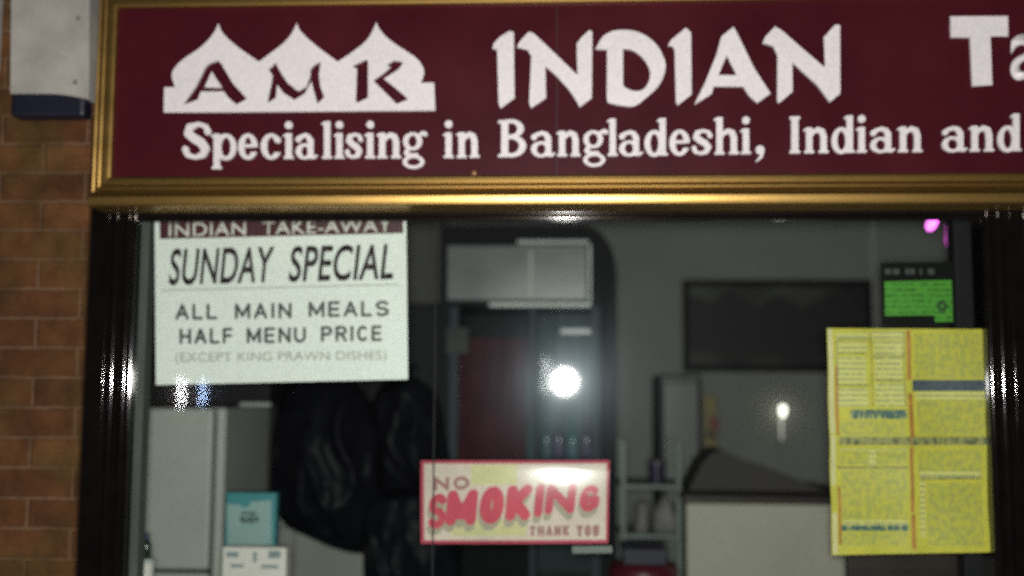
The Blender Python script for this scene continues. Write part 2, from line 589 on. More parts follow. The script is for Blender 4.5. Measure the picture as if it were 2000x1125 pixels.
letK2 = [(1480, 478), (1560, 420), (1598, 388), (1572, 372), (1620, 340), (1684, 356), (1650, 402), (1552, 465), (1640, 535), (1716, 602), (1640, 635), (1590, 585), (1500, 495)]
c3 = lambda q: crop(q, 300, 20, 3.448)
flat('emblem', [dome_s, c3(letA_o), c3(letA_i), c3(letM), c3(letK1), c3(letK2)], YL, M_white_letter, fs, thick=.008)

S6 = 2000 / 740.0
c6 = lambda q: crop(q, 940, 20, S6)
G_I1 = [(60, 206), (66, 178), (100, 142), (150, 112), (172, 118), (176, 465), (102, 520), (92, 490), (84, 212)]
G_N1 = [(188, 198), (205, 165), (252, 116), (276, 124), (380, 222), (508, 345), (503, 180), (530, 145), (570, 108), (586, 116), (583, 466), (520, 513), (503, 482), (462, 420), (400, 352), (338, 296), (342, 466), (262, 519), (253, 490), (264, 245), (245, 212)]
G_D = [(603, 208), (628, 160), (660, 128), (715, 108), (795, 110), (870, 138), (930, 192), (966, 262), (970, 320), (940, 395), (880, 455), (810, 506), (740, 505), (668, 490), (662, 468), (664, 210)]
G_Di = [(748, 205), (800, 215), (855, 258), (888, 318), (886, 372), (855, 420), (805, 428), (762, 412), (748, 395)]
G_I2 = [(984, 190), (1000, 160), (1080, 95), (1106, 120), (1110, 446), (1036, 503), (1027, 488), (1020, 215), (1010, 192)]
G_A = [(1124, 500), (1180, 385), (1240, 238), (1266, 142), (1330, 90), (1350, 125), (1440, 310), (1526, 442), (1456, 492), (1412, 452), (1382, 405), (1226, 405), (1214, 445)]
G_Ai = [(1295, 240), (1250, 345), (1346, 345)]
G_N2 = [(1483, 175), (1500, 140), (1550, 88), (1588, 112), (1700, 210), (1812, 306), (1806, 145), (1865, 80), (1892, 80), (1893, 442), (1838, 487), (1815, 455), (1770, 395), (1640, 278), (1642, 432), (1570, 492), (1561, 482), (1562, 240), (1540, 192)]
ms = []
for polys in ([G_I1], [G_N1], [catmull(G_D, {0, 13, 14, 15}, 4), catmull(G_Di, {0, 8}, 4)], [G_I2], [G_A, G_Ai], [G_N2]):
    o = flat('glyph', [c6(q) for q in polys], YL, None, None, thick=.008)
    ms.append(o.data); bpy.data.objects.remove(o)
T = [(15, 112), (400, 110), (402, 246), (284, 246), (296, 570), (165, 574), (150, 250), (24, 250)]
o = flat('glyph', [crop(T, 1850, 0, 3.407)], YL, None, None, thick=.008); ms.append(o.data); bpy.data.objects.remove(o)
join_meshes('lettering', ms[:6], M_white_letter, fs)
ms = ms[6:]
ms.append(text_mesh('ake-Away', ((1972, 28), (2560, 22), (2560, 186), (1972, 198)), YB, thick=.008, bold=.013, spacing=1.06))
join_meshes('lettering', ms, M_white_letter, fs)


# the serif line, each glyph grown from strokes and traced
def sd_stroke(X, Y, pts):
    d = np.full(X.shape, 1e3)
    for (ax, ay, ar), (bx, by, br) in zip(pts, pts[1:]):
        vx, vy = bx - ax, by - ay
        L = vx * vx + vy * vy + 1e-9
        t = np.clip(((X - ax) * vx + (Y - ay) * vy) / L, 0, 1)
        d = np.minimum(d, np.hypot(X - ax - t * vx, Y - ay - t * vy) - (ar + t * (br - ar)))
    return d


def sd_ring(X, Y, cx, cy, rx, ry, tx, ty):
    def el(a, b):
        q = np.hypot((X - cx) / a, (Y - cy) / b)
        return (q - 1) * min(a, b)
    return np.maximum(el(rx, ry), -el(rx - tx, ry - ty))


def sd_rect(X, Y, x0, x1, y0, y1):
    return np.maximum(np.maximum(x0 - X, X - x1), np.maximum(y0 - Y, Y - y1))


U = lambda *a: np.minimum.reduce(a)
ST = 12.5      # stem width


def glyph(ch, w, X, Y):
    xh, H = 50, 73
    stem = lambda x, y0, y1, s=ST: sd_rect(X, Y, x - s / 2, x + s / 2, y0, y1)
    slab = lambda x, y, e=5, h=5, s=ST: sd_rect(X, Y, x - s / 2 - e, x + s / 2 + e, y, y + h)
    flag = lambda x, y: sd_stroke(X, Y, [(x - 9, y - 5, 2.2), (x - 1, y - 3, 3.4), (x + 2, y - 4, 4)])
    if ch == 'i':
        return U(stem(w / 2, 0, xh), slab(w / 2, 0, 3.5), flag(w / 2, xh), np.hypot(X - w / 2, Y - 66) - 7.5)
    if ch == 'l':
        return U(stem(w / 2, 0, H), slab(w / 2, 0, 3.5), flag(w / 2, H))
    if ch in 'nh':
        a, b = 11, w - 10
        top = xh if ch == 'n' else H
        return U(stem(a, 0, top), slab(a, 0, 3.5), flag(a, top), stem(b, 0, 32), slab(b, 0, 3.5),
                 sd_stroke(X, Y, [(a + 2, 33, 3), (a + 9, 42, 4.2), (w * .56, 46, 4.8), (b - 3, 42, 6), (b, 32, 6.2)]))
    if ch in 'dp':
        if ch == 'd':
            return U(stem(w - 10, 0, H), flag(w - 10, H), sd_rect(X, Y, w - 12, w, 0, 5),
                     np.maximum(sd_ring(X, Y, w * .43, 24, w * .42, 26, 11.5, 7.5), X - (w - 10)))
        return U(stem(10, -19, xh), slab(10, -19, 3.5), flag(10, xh),
                 np.maximum(sd_ring(X, Y, w * .57, 24, w * .42, 26, 11.5, 7.5), 10 - X))
    if ch == 'B':
        return U(sd_rect(X, Y, 6, 20, 0, H - 1), sd_rect(X, Y, 0, 26, 0, 6), sd_rect(X, Y, 0, 26, H - 7, H - 1),
                 np.maximum(sd_ring(X, Y, w * .44, 21, w * .54, 21.5, 14, 7.5), 14 - X),
                 np.maximum(sd_ring(X, Y, w * .42, 55, w * .48, 18.5, 13, 7), 14 - X))
    if ch == 'I':
        return U(stem(w / 2, 0, H - 1, 14), slab(w / 2, 0, 4, 5.5), slab(w / 2, H - 6.5, 4, 5.5))
    if ch == ',':
        return U(np.hypot(X - w * .5, Y - 8) - 8.5, sd_stroke(X, Y, [(w * .5 + 5, 6, 4), (w * .5 + 2, -6, 3), (w * .5 - 7, -14, 1.4)]))
    if ch == 'a':
        return U(sd_stroke(X, Y, [(w - 13, 6, 6), (w - 13, 36, 6), ]), sd_stroke(X, Y, [(w - 13, 34, 6), (w - 17, 43, 5), (w * .48, 46.5, 3.8), (w * .25, 43, 4), (w * .15, 38, 6)]),
                 np.maximum(sd_ring(X, Y, w * .44, 14.5, w * .42, 15.5, 11.5, 5.5), X - (w - 12)),
                 sd_stroke(X, Y, [(w - 13, 6, 5), (w - 7, 3, 3.5), (w - 1, 6, 2)]))
    if ch == 'e':
        r = sd_ring(X, Y, w * .5, 24.5, w * .5, 25.5, 12, 7)
        cut = sd_rect(X, Y, w * .55, w + 9, 14, 24)
        return U(np.maximum(r, -cut), sd_rect(X, Y, 7, w - 4, 23, 29))
    if ch == 'c':
        r = sd_ring(X, Y, w * .52, 24.5, w * .52, 25.5, 12.5, 7)
        cut = sd_rect(X, Y, w * .58, w + 19, 13, 36)
        return U(np.maximum(r, -cut), np.hypot(X - (w - 6), Y - 37) - 6.2)
    if ch in 'sS':
        h = xh if ch == 's' else H
        k = 4.0 if ch == 's' else 5.6
        pts = [(.93, .74, 1.2), (.86, .88, .85), (.56, .945, .75), (.22, .86, 1.25), (.17, .69, 1.45), (.40, .56, 1.55), (.66, .455, 1.6), (.84, .30, 1.45), (.74, .125, 1.15), (.44, .055, .75), (.14, .12, .9), (.06, .27, 1.2)]
        return sd_stroke(X, Y, [(2 + x * (w - 4), y * h, r * k) for x, y, r in pts])
    if ch == 'g':
        return U(sd_ring(X, Y, w * .44, 33, w * .41, 17.5, 10.5, 6), sd_ring(X, Y, w * .48, -7, w * .46, 13.5, 8.5, 6),
                 sd_stroke(X, Y, [(w * .25, 18, 4), (w * .16, 11, 4.5), (w * .3, 5, 4.5), (w * .6, 5.5, 4.5)]),
                 sd_stroke(X, Y, [(w * .72, 45, 3), (w * .88, 49, 4), (w * .97, 47, 4.5)]))
    return np.full(X.shape, 1.0)


def trace(Fd, xs, ys):
    """outlines of the region where Fd < 0"""
    ins = Fd < 0
    adj = {}
    pos = {}

    def pt(i, j, k, l_):
        a, b = Fd[j, i], Fd[l_, k]
        t = a / (a - b)
        key = (i, j, k, l_)
        pos[key] = (xs[i] + t * (xs[k] - xs[i]), ys[j] + t * (ys[l_] - ys[j]))
        return key
    for j in range(len(ys) - 1):
        for i in range(len(xs) - 1):
            c = (ins[j, i], ins[j, i + 1], ins[j + 1, i + 1], ins[j + 1, i])
            if all(c) or not any(c):
                continue
            e = []
            if c[0] != c[1]: e.append(pt(i, j, i + 1, j))
            if c[1] != c[2]: e.append(pt(i + 1, j, i + 1, j + 1))
            if c[2] != c[3]: e.append(pt(i, j + 1, i + 1, j + 1))
            if c[3] != c[0]: e.append(pt(i, j, i, j + 1))
            for a, b in ([(e[0], e[1])] if len(e) == 2 else [(e[0], e[1]), (e[2], e[3])]):
                adj.setdefault(a, []).append(b); adj.setdefault(b, []).append(a)
    loops, seen = [], set()
    for s in adj:
        if s in seen:
            continue
        loop, cur, prev = [], s, None
        while cur is not None and cur not in seen:
            seen.add(cur); loop.append(pos[cur])
            nx = [q for q in adj[cur] if q not in seen]
            cur = nx[0] if nx else None
        if len(loop) > 5:
            loops.append(loop)
    return loops


K = 2.2


def sans(ch, w, h, r, X, Y):
    """heavy sans capital grown from strokes of half width r in a w x h box"""
    a, b, c, d = r, w - r, r, h - r
    m = h / 2
    st = lambda *p: sd_stroke(X, Y, [(x, y, r) for x, y in p])
    arc = lambda cx, cy, rx, ry, t0, t1: st(*[(cx + rx * math.cos(math.radians(t0 + (t1 - t0) * i / 14)), cy + ry * math.sin(math.radians(t0 + (t1 - t0) * i / 14))) for i in range(15)])
    cx, cy, rx, ry = w / 2, h / 2, w / 2 - r, h / 2 - r
    D = {'A': lambda: U(st((a, c), (cx, d), (b, c)), st((a + rx * .42, c + (d - c) * .32), (b - rx * .42, c + (d - c) * .32))),
         'C': lambda: arc(cx, cy, rx, ry, 48, 312),
         'E': lambda: U(st((b, d), (a, d), (a, c), (b, c)), st((a, m), (b - rx * .2, m))),
         'F': lambda: U(st((b, d), (a, d), (a, c)), st((a, m), (b - rx * .2, m))),
         'G': lambda: U(arc(cx, cy, rx, ry, 45, 345), st((cx + rx * .1, m - h * .04), (b, m - h * .04), (b, c + ry * .35))),
         'H': lambda: U(st((a, c), (a, d)), st((b, c), (b, d)), st((a, m), (b, m))),
         'I': lambda: st((cx, c), (cx, d)),
         'K': lambda: U(st((a, c), (a, d)), st((b, d), (a, m - h * .06)), st((a + rx * .5, m + h * .03), (b, c))),
         'L': lambda: st((a, d), (a, c), (b, c)),
         'M': lambda: st((a, c), (a, d), (cx, c + h * .12), (b, d), (b, c)),
         'N': lambda: st((a, c), (a, d), (b, c), (b, d)),
         'O': lambda: arc(cx, cy, rx, ry, 0, 360),
         'P': lambda: U(st((a, c), (a, d), (cx, d)), st((a, m - h * .03), (cx, m - h * .03)), arc(cx, (d + m - h * .03) / 2, rx, (d - m + h * .03) / 2, 90, -90)),
         'R': lambda: U(st((a, c), (a, d), (cx, d)), st((a, m), (cx, m)), arc(cx, (d + m) / 2, rx, (d - m) / 2, 90, -90), st((cx, m), (b, c))),
         'S': lambda: U(arc(cx, (d + m) / 2, rx, (d - m) / 2, 30, 270), arc(cx, (m + c) / 2, rx, (m - c) / 2, 90, -150)),
         'T': lambda: U(st((a, d), (b, d)), st((cx, d), (cx, c))),
         'U': lambda: U(st((a, d), (a, c + rx)), st((b, d), (b, c + rx)), arc(cx, c + rx, rx, rx, 180, 360)),
         'Y': lambda: U(st((a, d), (cx, m), (b, d)), st((cx, m), (cx, c)))}
    return D[ch]()


WID = {'I': .34, 'M': 1.2, 'N': 1.02, 'O': 1.08, 'A': 1.05, 'G': 1.05, 'E': .9, 'L': .84, 'F': .86}


def bold_mesh(body, quad, Y, thick=.0006, weight=.2, gap=.22, yfun=None, push=0.0):
    """heavy capitals filling quad (tl, tr, br, bl in photo pixels)"""
    h = 40.0
    ws_ = [h * .86 * WID.get(c, 1) for c in body]
    tot = sum(ws_) + gap * h * (len(body) - 1)
    tl, tr, br, bl = [Vector(q) for q in quad]
    asp = ((tr - tl).length / tot) / ((bl - tl).length / h)
    out, x0 = [], 0.0
    for c, w in zip(body, ws_):
        xs = np.arange(-2, w * asp + 3, 1.0); ys = np.arange(-2, h + 3, 1.0)
        X, Yg = np.meshgrid(xs, ys)
        loops = trace(sans(c, w * asp, h, weight * h / 2, X, Yg) if c != 'I' else sans(c, max(w * asp, weight * h), h, weight * h / 2, X, Yg), xs, ys)
        polys = []
        for lp in loops:
            pl_ = []
            for x, y in lp:
                u, v = (x0 + x) / (tot * asp), y / h
                q = bl.lerp(br, u).lerp(tl.lerp(tr, u), v)
                pl_.append((q.x, q.y))
            polys.append(pl_)
        o = flat('glyph', polys, Y, None, None, thick=thick, yfun=yfun, push=push)
        out.append(o.data); bpy.data.objects.remove(o)
        x0 += (w + gap * h) * asp
    return out


LINE = [('S', 358, 412), ('p', 414, 463), ('e', 466, 504), ('c', 510, 549), ('i', 555, 574), ('a', 577, 620), ('l', 631, 648), ('i', 654, 673), ('s', 675, 709), ('i', 714, 733), ('n', 736, 784), ('g', 786, 832),
        ('i', 867, 886), ('n', 891, 937), ('B', 973, 1029), ('a', 1036, 1084), ('n', 1087, 1134), ('g', 1138, 1185), ('l', 1188, 1205), ('a', 1208, 1255), ('d', 1258, 1304), ('e', 1307, 1347), ('s', 1351, 1391), ('h', 1394, 1443), ('i', 1447, 1466),
        (',', 1474, 1494), ('I', 1541, 1563), ('n', 1569, 1618), ('d', 1623, 1669), ('i', 1673, 1692), ('a', 1698, 1747), ('n', 1752, 1801), ('a', 1838, 1888), ('n', 1892, 1941), ('d', 1947, 1994)]
BX, BY = [360, 900, 1000, 1280, 1550, 1995], [312, 309, 307, 304.5, 300, 295.5]
ms = []
for ch, xa, xb in LINE:
    w = xb - xa
    xs = np.arange(-10, w + 11, .8); ys = np.arange(-28, 84, .8)
    X, Y = np.meshgrid(xs, ys)
    loops = trace(glyph(ch, w, X, Y), xs, ys)
    polys = [[(xa + x, float(np.interp(xa + x, BX, BY)) - y) for x, y in lp] for lp in loops]
    o = flat('glyph', polys, YL, None, None, thick=.007)
    ms.append(o.data); bpy.data.objects.remove(o)
for a, b in ((0, 12), (12, 14), (14, 26), (26, 32), (32, 35)):
    join_meshes('lettering', ms[a:b], M_white_letter, fs)
# a fixing dome near the bottom edge of the board
c = at(926, 338, YB)
bm = bmesh.new()
bmesh.ops.create_uvsphere(bm, u_segments=14, v_segments=8, radius=.007, matrix=Matrix.Translation((c.x, YB, c.z)) @ Matrix.Diagonal((1, .5, 1, 1)))
bm_obj('fixing_stud', bm, mat('brass_stud', (.30, .15, .07), .5, metal=.5), fs, True)

# ------------------------------------------------------------------ shop window: frame, panes
YF = .012
sw = thing('shop_window', 'large shop window in a dark brown metal frame below the sign', 'shop window', (0, .08, .55))
fx0 = XL
yr = 745
zt = at(1000, 412, YF).z + .10
zb_ = .55


def vbar(name, px_ridges, xa, xb, yf):
    """upright frame member with raised half-round beads"""
    bm = bmesh.new()
    add_box(bm, xa, xb, yf, .10, zb_, zt, .002)
    for px, r in px_ridges:
        x = at(px, 750, yf).x
        k = 10
        a, b = [], []
        for i in range(k + 1):
            t = PI * i / k
            a.append(bm.verts.new((x - r * math.cos(t), yf - r * .8 * math.sin(t) + .001, zb_ + .04)))
            b.append(bm.verts.new((x - r * math.cos(t), yf - r * .8 * math.sin(t) + .001, zt)))
        for i in range(k):
            f = bm.faces.new((a[i], a[i + 1], b[i + 1], b[i])); f.smooth = True
    me = bpy.data.meshes.new(name)
    bmesh.ops.recalc_face_normals(bm, faces=bm.faces[:])
    bm.to_mesh(me); bm.free()
    return link_mesh(name, me, M_black, sw)


xl1 = at(254, 750, YF).x
xm0, xm1 = at(1934, 750, YF).x, at(2012, 750, YF).x
vbar('frame_post', [(200, .0035), (216, .011), (240, .011)], XL + .001, xl1, YF)
vbar('frame_post', [(1940, .011), (1962, .011), (1985, .004)], xm0, xm1, YF)
vbar('frame_post', [], XR - .10, XR - .001, YF)
# grey inner bead beside the post
box('inner_bead', xl1 + .001, at(281, 750, YF + .03).x, YF + .028, .09, zb_ + .04, at(600, 428, YF + .03).z, M_grey_alu, sw, .004)
# head rail with two horizontal beads
bm = bmesh.new()
zr = at(1000, 431, YF).z
add_box(bm, xl1 + .0005, xm0 - .0005, YF + .004, .0285, zr, zt, .002)
for py, r in ((415, .008), (426, .006)):
    z = at(1100, py, YF).z
    sweep_x(bm, [(YF + .005 - r * .9 * math.sin(PI * i / 10), z - r * math.cos(PI * i / 10), 0) for i in range(11)], xl1 + .001, xm0 - .001)
add_box(bm, xm1 + .0005, XR - .101, YF + .004, .0285, zr, zt, .002)
bm_obj('head_rail', bm, M_black, sw)
bm = bmesh.new()
add_box(bm, xl1 + .0005, xm0 - .0005, YF + .006, .099, zb_, zb_ + .06, .002)
add_box(bm, xm1 + .0005, XR - .101, YF + .006, .099, zb_, zb_ + .06, .002)
bm_obj('bottom_rail', bm, M_black, sw)
M_glass = glass_mat()
YG = .030
box('pane', xl1 - .01, xm0 + .01, YG, YG + .006, zb_ + .05, zr + .01, M_glass, sw, 0)
box('pane', xm1 - .01, XR - .09, YG, YG + .006, zb_ + .05, zr + .01, M_glass, sw, 0)
box('glass_joint', at(848, 700, YG).x, at(851, 700, YG).x, YG - .0012, YG - .0002, zb_ + .061, zr - .001, mat('silicone_joint', (.016, .018, .018), .7, spec=.1), sw, 0)
YI = YG + .012        # just behind the glass

# ------------------------------------------------------------------ white poster
YP = YI + .004
po = thing('poster', 'white card poster with a maroon heading offering a half price meal deal', 'poster', at(550, 745, YP))
flat('card', [[(302, 380), (793, 366), (797, 741), (305, 752)]], YP, M_paper, po, thick=.003)
flat('heading', [[(312, 384), (786, 370), (788, 455.5), (313, 467)]], YP, M_header, po, thick=.001, push=.0022)
yq = dict(push=.0030, thick=.0006)
for t_, q_ in (('INDIAN', ((330, 437), (481, 433), (481, 459.5), (330, 463))), ('TAKE-AWAY', ((512, 433), (766, 427), (766, 453.5), (512, 459)))):
    words('lettering', t_, q_, YP, M_white_card, po, bold=.012, spacing=1.05, push=.0030, thick=.0006)
for t_, q_ in (('SUNDAY', ((330, 486), (537, 481), (537, 552), (330, 558))), ('SPECIAL', ((564, 481), (768, 476), (768, 546), (564, 551.5)))):
    words('lettering', t_, q_, YP, M_ink, po, bold=.016, shear=.20, spacing=1.05, push=.0018, thick=.0006)
flat('rule', [[(316, 566.5), (778, 554.5), (778, 556.5), (316, 568.5)]], YP, M_ink_pale, po, thick=.0006, push=.0018)
for t, x0_, x1_, ya in (('ALL', 343, 425, 594), ('MAIN', 459, 570, 592.5), ('MEALS', 603, 760, 589), ('HALF', 351, 455, 641.5), ('MENU', 482, 598, 640), ('PRICE', 627, 746, 637)):
    d = -(x1_ - x0_) * .022
    join_meshes('lettering', bold_mesh(t, ((x0_, ya), (x1_, ya + d * .6), (x1_, ya + 31 + d * .6), (x0_, ya + 31)), YP, weight=.19, push=.0018), M_ink_grey, po)
words('note_lettering', '(EXCEPT KING PRAWN DISHES)', ((343, 689), (755, 685), (755, 708), (343, 713)), YP, M_ink_pale, po, spacing=1.03, push=.0018, thick=.0006)

# ------------------------------------------------------------------ no smoking sticker, bowed so that it catches the flash
YS = YI + .012
zs0 = at(1000, 1062, YS).z; zs1 = at(1000, 900, YS).z
zmid = at(1090, 915, YS).z


def sign_y(x, z):
    u = (z - zs0) / (zs1 - zs0)
    return YS + .0855 * (z - zmid) + .38 * (z - zmid) ** 2 + .10 * (x - at(1090, 915, YS).x) ** 2 + .09 * max(0, u - .93) ** 2 * 6


ns = thing('no_smoking_sign', 'glossy white and yellow no smoking sign with red letters on the window', 'sign', at(1005, 1062, YS))


def grid_sheet(name, corners, Y, m, parent, yf, nx=20, ny=14, thick=.0012, push=0.0, smooth=True):
    tl, tr, br, bl = [Vector(q) for q in corners]
    bm = bmesh.new()
    lay = []
    for s in (0, 1):
        g = []
        for j in range(ny + 1):
            row = []
            for i in range(nx + 1):
                q = bl.lerp(br, i / nx).lerp(tl.lerp(tr, i / nx), j / ny)
                p = at(q.x, q.y, Y)
                row.append(bm.verts.new((p.x, yf(p.x, p.z) - push + s * thick, p.z)))
            g.append(row)
        lay.append(g)
    for s in (0, 1):
        g = lay[s]
        for j in range(ny):
            for i in range(nx):
                bm.faces.new((g[j][i], g[j][i + 1], g[j + 1][i + 1], g[j + 1][i]))
    a, b = lay
    for i in range(nx):
        bm.faces.new((a[0][i], a[0][i + 1], b[0][i + 1], b[0][i])); bm.faces.new((a[ny][i], a[ny][i + 1], b[ny][i + 1], b[ny][i]))
    for j in range(ny):
        bm.faces.new((a[j][0], a[j + 1][0], b[j + 1][0], b[j][0])); bm.faces.new((a[j][nx], a[j + 1][nx], b[j + 1][nx], b[j][nx]))
    return bm_obj(name, bm, m, parent, smooth)


M_sgloss = dict(rough=.15, rvar=.03, spec=.34, bump=.06, bscale=9)
M_sred = mat('sign_red_edge', (.42, .075, .11), **M_sgloss)
M_scream = mat('sign_cream', (.60, .51, .44), **M_sgloss)
M_syel = mat('sign_yellow', (.56, .53, .29), **M_sgloss)
M_spink = mat('sign_pink', (.36, .20, .19), **M_sgloss)
M_sink = mat('sign_red_letters', (.52, .085, .12), **M_sgloss)
M_sshade = mat('sign_olive_letters', (.36, .33, .25), **M_sgloss)
M_smauve = mat('sign_mauve_letters', (.34, .18, .18), **M_sgloss)
grid_sheet('backing', ((820, 900), (1191, 899), (1188, 1061), (821, 1063)), YS, M_sred, ns, sign_y)
grid_sheet('cream_panel', ((827, 906), (1185, 905), (1183, 1054), (828, 1056)), YS, M_scream, ns, sign_y, push=.0008, thick=.0007)
grid_sheet('yellow_panel', ((920, 908), (1010, 907), (1010, 946), (920, 947)), YS, M_syel, ns, sign_y, push=.0014, thick=.0005)
grid_sheet('yellow_panel', ((880, 1016), (1028, 1014), (1028, 1046), (880, 1047)), YS, M_syel, ns, sign_y, push=.0014, thick=.0005)
kw = dict(yfun=sign_y, thick=.0004)
SM = [('S', 836, 872, 966, 1034), ('M', 872, 932, 958, 1027), ('O', 937, 985, 951, 1024), ('K', 989, 1038, 948, 1017), ('I', 1045, 1060, 946, 1010), ('N', 1066, 1124, 946, 1004), ('G', 1132, 1171, 948, 1000)]
a_, b_ = [], []
for chx, x0_, x1_, y0_, y1_ in SM:
    wt = .215 if chx == 'S' else .30 if chx in 'MOK' else .27
    a_ += bold_mesh(chx, ((x0_ + 3, y0_), (x1_ + 3, y0_ - 3), (x1_ - 3, y1_ - 2), (x0_ - 3, y1_)), YS, weight=wt, push=.0028, **kw)
    b_ += bold_mesh(chx, ((x0_ + 0, y0_ + 12), (x1_ + 0, y0_ + 9), (x1_ - 6, y1_ + 11), (x0_ - 6, y1_ + 13)), YS, weight=wt, push=.0021, **kw)
join_meshes('letter_shadow', b_, M_sshade, ns)
join_meshes('lettering', a_, M_sink, ns)
for t_, q_ in (('NO', ((847, 932), (917, 930), (917, 956), (847, 959))), ('THANK', ((1034, 1027), (1112, 1025), (1112, 1046), (1034, 1047))), ('YOU', ((1126, 1025), (1170, 1024), (1170, 1047), (1126, 1048)))):
    join_meshes('lettering', bold_mesh(t_, q_, YS, weight=.26, push=.0036, **kw), M_smauve, ns)
tg = flat('paper_tag', [[(1117, 1067), (1195, 1066), (1196, 1080), (1118, 1081)]], YI + .05, mat('pale_green_paper', (.13, .155, .14), .6), None, thick=.0015)
tag(tg, 'narrow pale paper tag under the corner of the no smoking sign', 'tag')

# ------------------------------------------------------------------ yellow take-away menu
YM = YI + .008
zm = at(1780, 862, YM).z
xmv = at(1777, 862, YM).x


def menu_y(x, z):
    return YM - .006 * math.exp(-((z - zm) / .035) ** 2) - .004 * math.exp(-((x - xmv) / .03) ** 2) + .0025 * math.sin(x * 21 + z * 13) + .002 * math.sin(z * 37 - x * 9)


mn = thing('menu_sheet', 'large yellow take-away menu unfolded and stuck inside the window', 'menu', at(1780, 1082, YM))
M_yel = mat('menu_yellow', (.53, .49, .055), .6, var=.12, scale=14)
M_mblue = print_mat('menu_blue_bar', (.014, .030, .085), (.07, .09, .11), 160, 60, .60)
M_mott = print_mat('menu_mottle', (.37, .38, .085), (.51, .475, .065), 80, 62, .5)
M_mteal = print_mat('menu_teal_words', (.05, .12, .11), (.55, .54, .14), 170, 30, .42)
M_mtext = print_mat('menu_small_print', (.33, .36, .08), (.60, .565, .07), 90, 120, .44, .0105)
M_mtext2 = print_mat('menu_pale_print', (.34, .35, .15), (.64, .61, .18), 90, 120, .42, .013)
M_mbrown = mat('menu_brown', (.40, .19, .035), .6, var=.3, scale=30)
M_molive = print_mat('menu_olive_rule', (.09, .11, .05), (.30, .29, .10), 90, 40, .55)
M_medge = mat('menu_pale_edge', (.58, .54, .28), .6)
grid_sheet('sheet', ((1615, 641), (1926, 643), (1940, 1078), (1625, 1084)), YM, M_yel, mn, menu_y, 24, 30)


def mp_(name, x0_, y0_, x1_, y1_, m, lvl=1):
    # skew along with the sheet: its sides lean a little
    sk = lambda x, y: x + (y - 640) * (.024 + .008 * (x - 1615) / 311)
    grid_sheet(name, ((sk(x0_, y0_), y0_), (sk(x1_, y0_), y0_), (sk(x1_, y1_), y1_), (sk(x0_, y1_), y1_)), YM, m, mn, menu_y, 8, 6, .0004, .0006 * lvl)


mp_('edge_strip', 1616.5, 643, 1625, 1081, M_medge)
for a in ((1628, 714, 1634, 850), (1628, 950, 1634, 1064), (1769, 645, 1777, 742), (1769, 768, 1778, 870), (1768, 872, 1775, 1000), (1769, 1004, 1777, 1072)):
    mp_('margin_strip', *a, M_mbrown)
for a in ((1632, 650, 1696, 662), (1702, 648, 1764, 663), (1632, 668, 1692, 688), (1706, 666, 1762, 694), (1632, 696, 1690, 750), (1706, 698, 1760, 741), (1634, 758, 1692, 794), (1706, 748, 1762, 794)):
    mp_('dish_list', *a, M_mtext2)
for a in ((1784, 652, 1916, 738), (1786, 770, 1916, 848), (1636, 822, 1760, 850), (1800, 944, 1908, 1066), (1636, 918, 1762, 1018), (1634, 1040, 1760, 1066), (1784, 880, 1908, 930), (1634, 876, 1762, 908)):
    mp_('dish_list', *a, M_mott)
for a in ((1786, 938, 1796, 1050), (1632, 876, 1764, 880), (1690, 880, 1704, 910), (1784, 765, 1918, 780), (1786, 920, 1906, 932), (1636, 1016, 1762, 1026)):
    mp_('dish_list', *a, M_mtext2, 2)
for a in ((1636, 662.5, 1696, 664.5), (1702, 694.5, 1764, 697), (1632, 663, 1634, 750), (1699, 648, 1701, 794), (1763, 648, 1765, 794)):
    mp_('rule', *a, M_molive, 2)
for a in ((1632, 688.5, 1692, 691), (1634, 751, 1694, 754), (1706, 741.5, 1762, 744.5), (1630, 911, 1764, 915.5), (1788, 932, 1908, 936), (1632, 853, 1924, 869)):
    mp_('rule', *a, M_molive, 2)
mp_('blue_band', 1779, 742, 1922, 764, M_mblue, 2)
mp_('blue_band', 1656, 800, 1765, 818, M_mteal, 2)
mp_('blue_band', 1634, 1026, 1764, 1037, M_mteal, 2)

# ------------------------------------------------------------------ small green notice
YN = YI + .004
gn = thing('green_notice', 'small bright green notice with a black header above the yellow menu', 'notice', at(1790, 634, YN))
flat('black_backing', [[(1720, 513), (1862, 511), (1867, 634), (1723, 636)]], YN, mat('notice_black', (.005, .007, .005), .6, spec=.1), gn, thick=.002)
flat('green_field', [[(1727, 550), (1858, 547), (1861, 628), (1826, 629), (1824, 616), (1728, 617)]], YN, print_mat('notice_green', (.016, .10, .006), (.060, .28, .018), 70, 150, .5, .014), gn, thick=.0008, push=.0014)
bm = bmesh.new()
for a, b in ((1728, 1740), (1744, 1756), (1768, 1776), (1778, 1786), (1796, 1800), (1812, 1824)):
    p, q = at(a, 536, YN), at(b, 525, YN)
    add_box(bm, p.x, q.x, YN - .0017, YN - .0010, p.z, q.z)
bm_obj('header_print', bm, mat('notice_grey_print', (.045, .05, .045), .6), gn)
c = at(1839, 598, YN)
bm = bmesh.new()
for k in range(6):
    a0 = k * PI / 3
    bmesh.ops.create_uvsphere(bm, u_segments=8, v_segments=6, radius=.0055,
                              matrix=Matrix.Translation((c.x + .009 * math.cos(a0), YN - .0022, c.z + .009 * math.sin(a0))) @ Matrix.Diagonal((1, .12, 1, 1)))
bm_obj('dark_emblem', bm, mat('notice_dark_green', (.012, .06, .010), .6), gn, True)

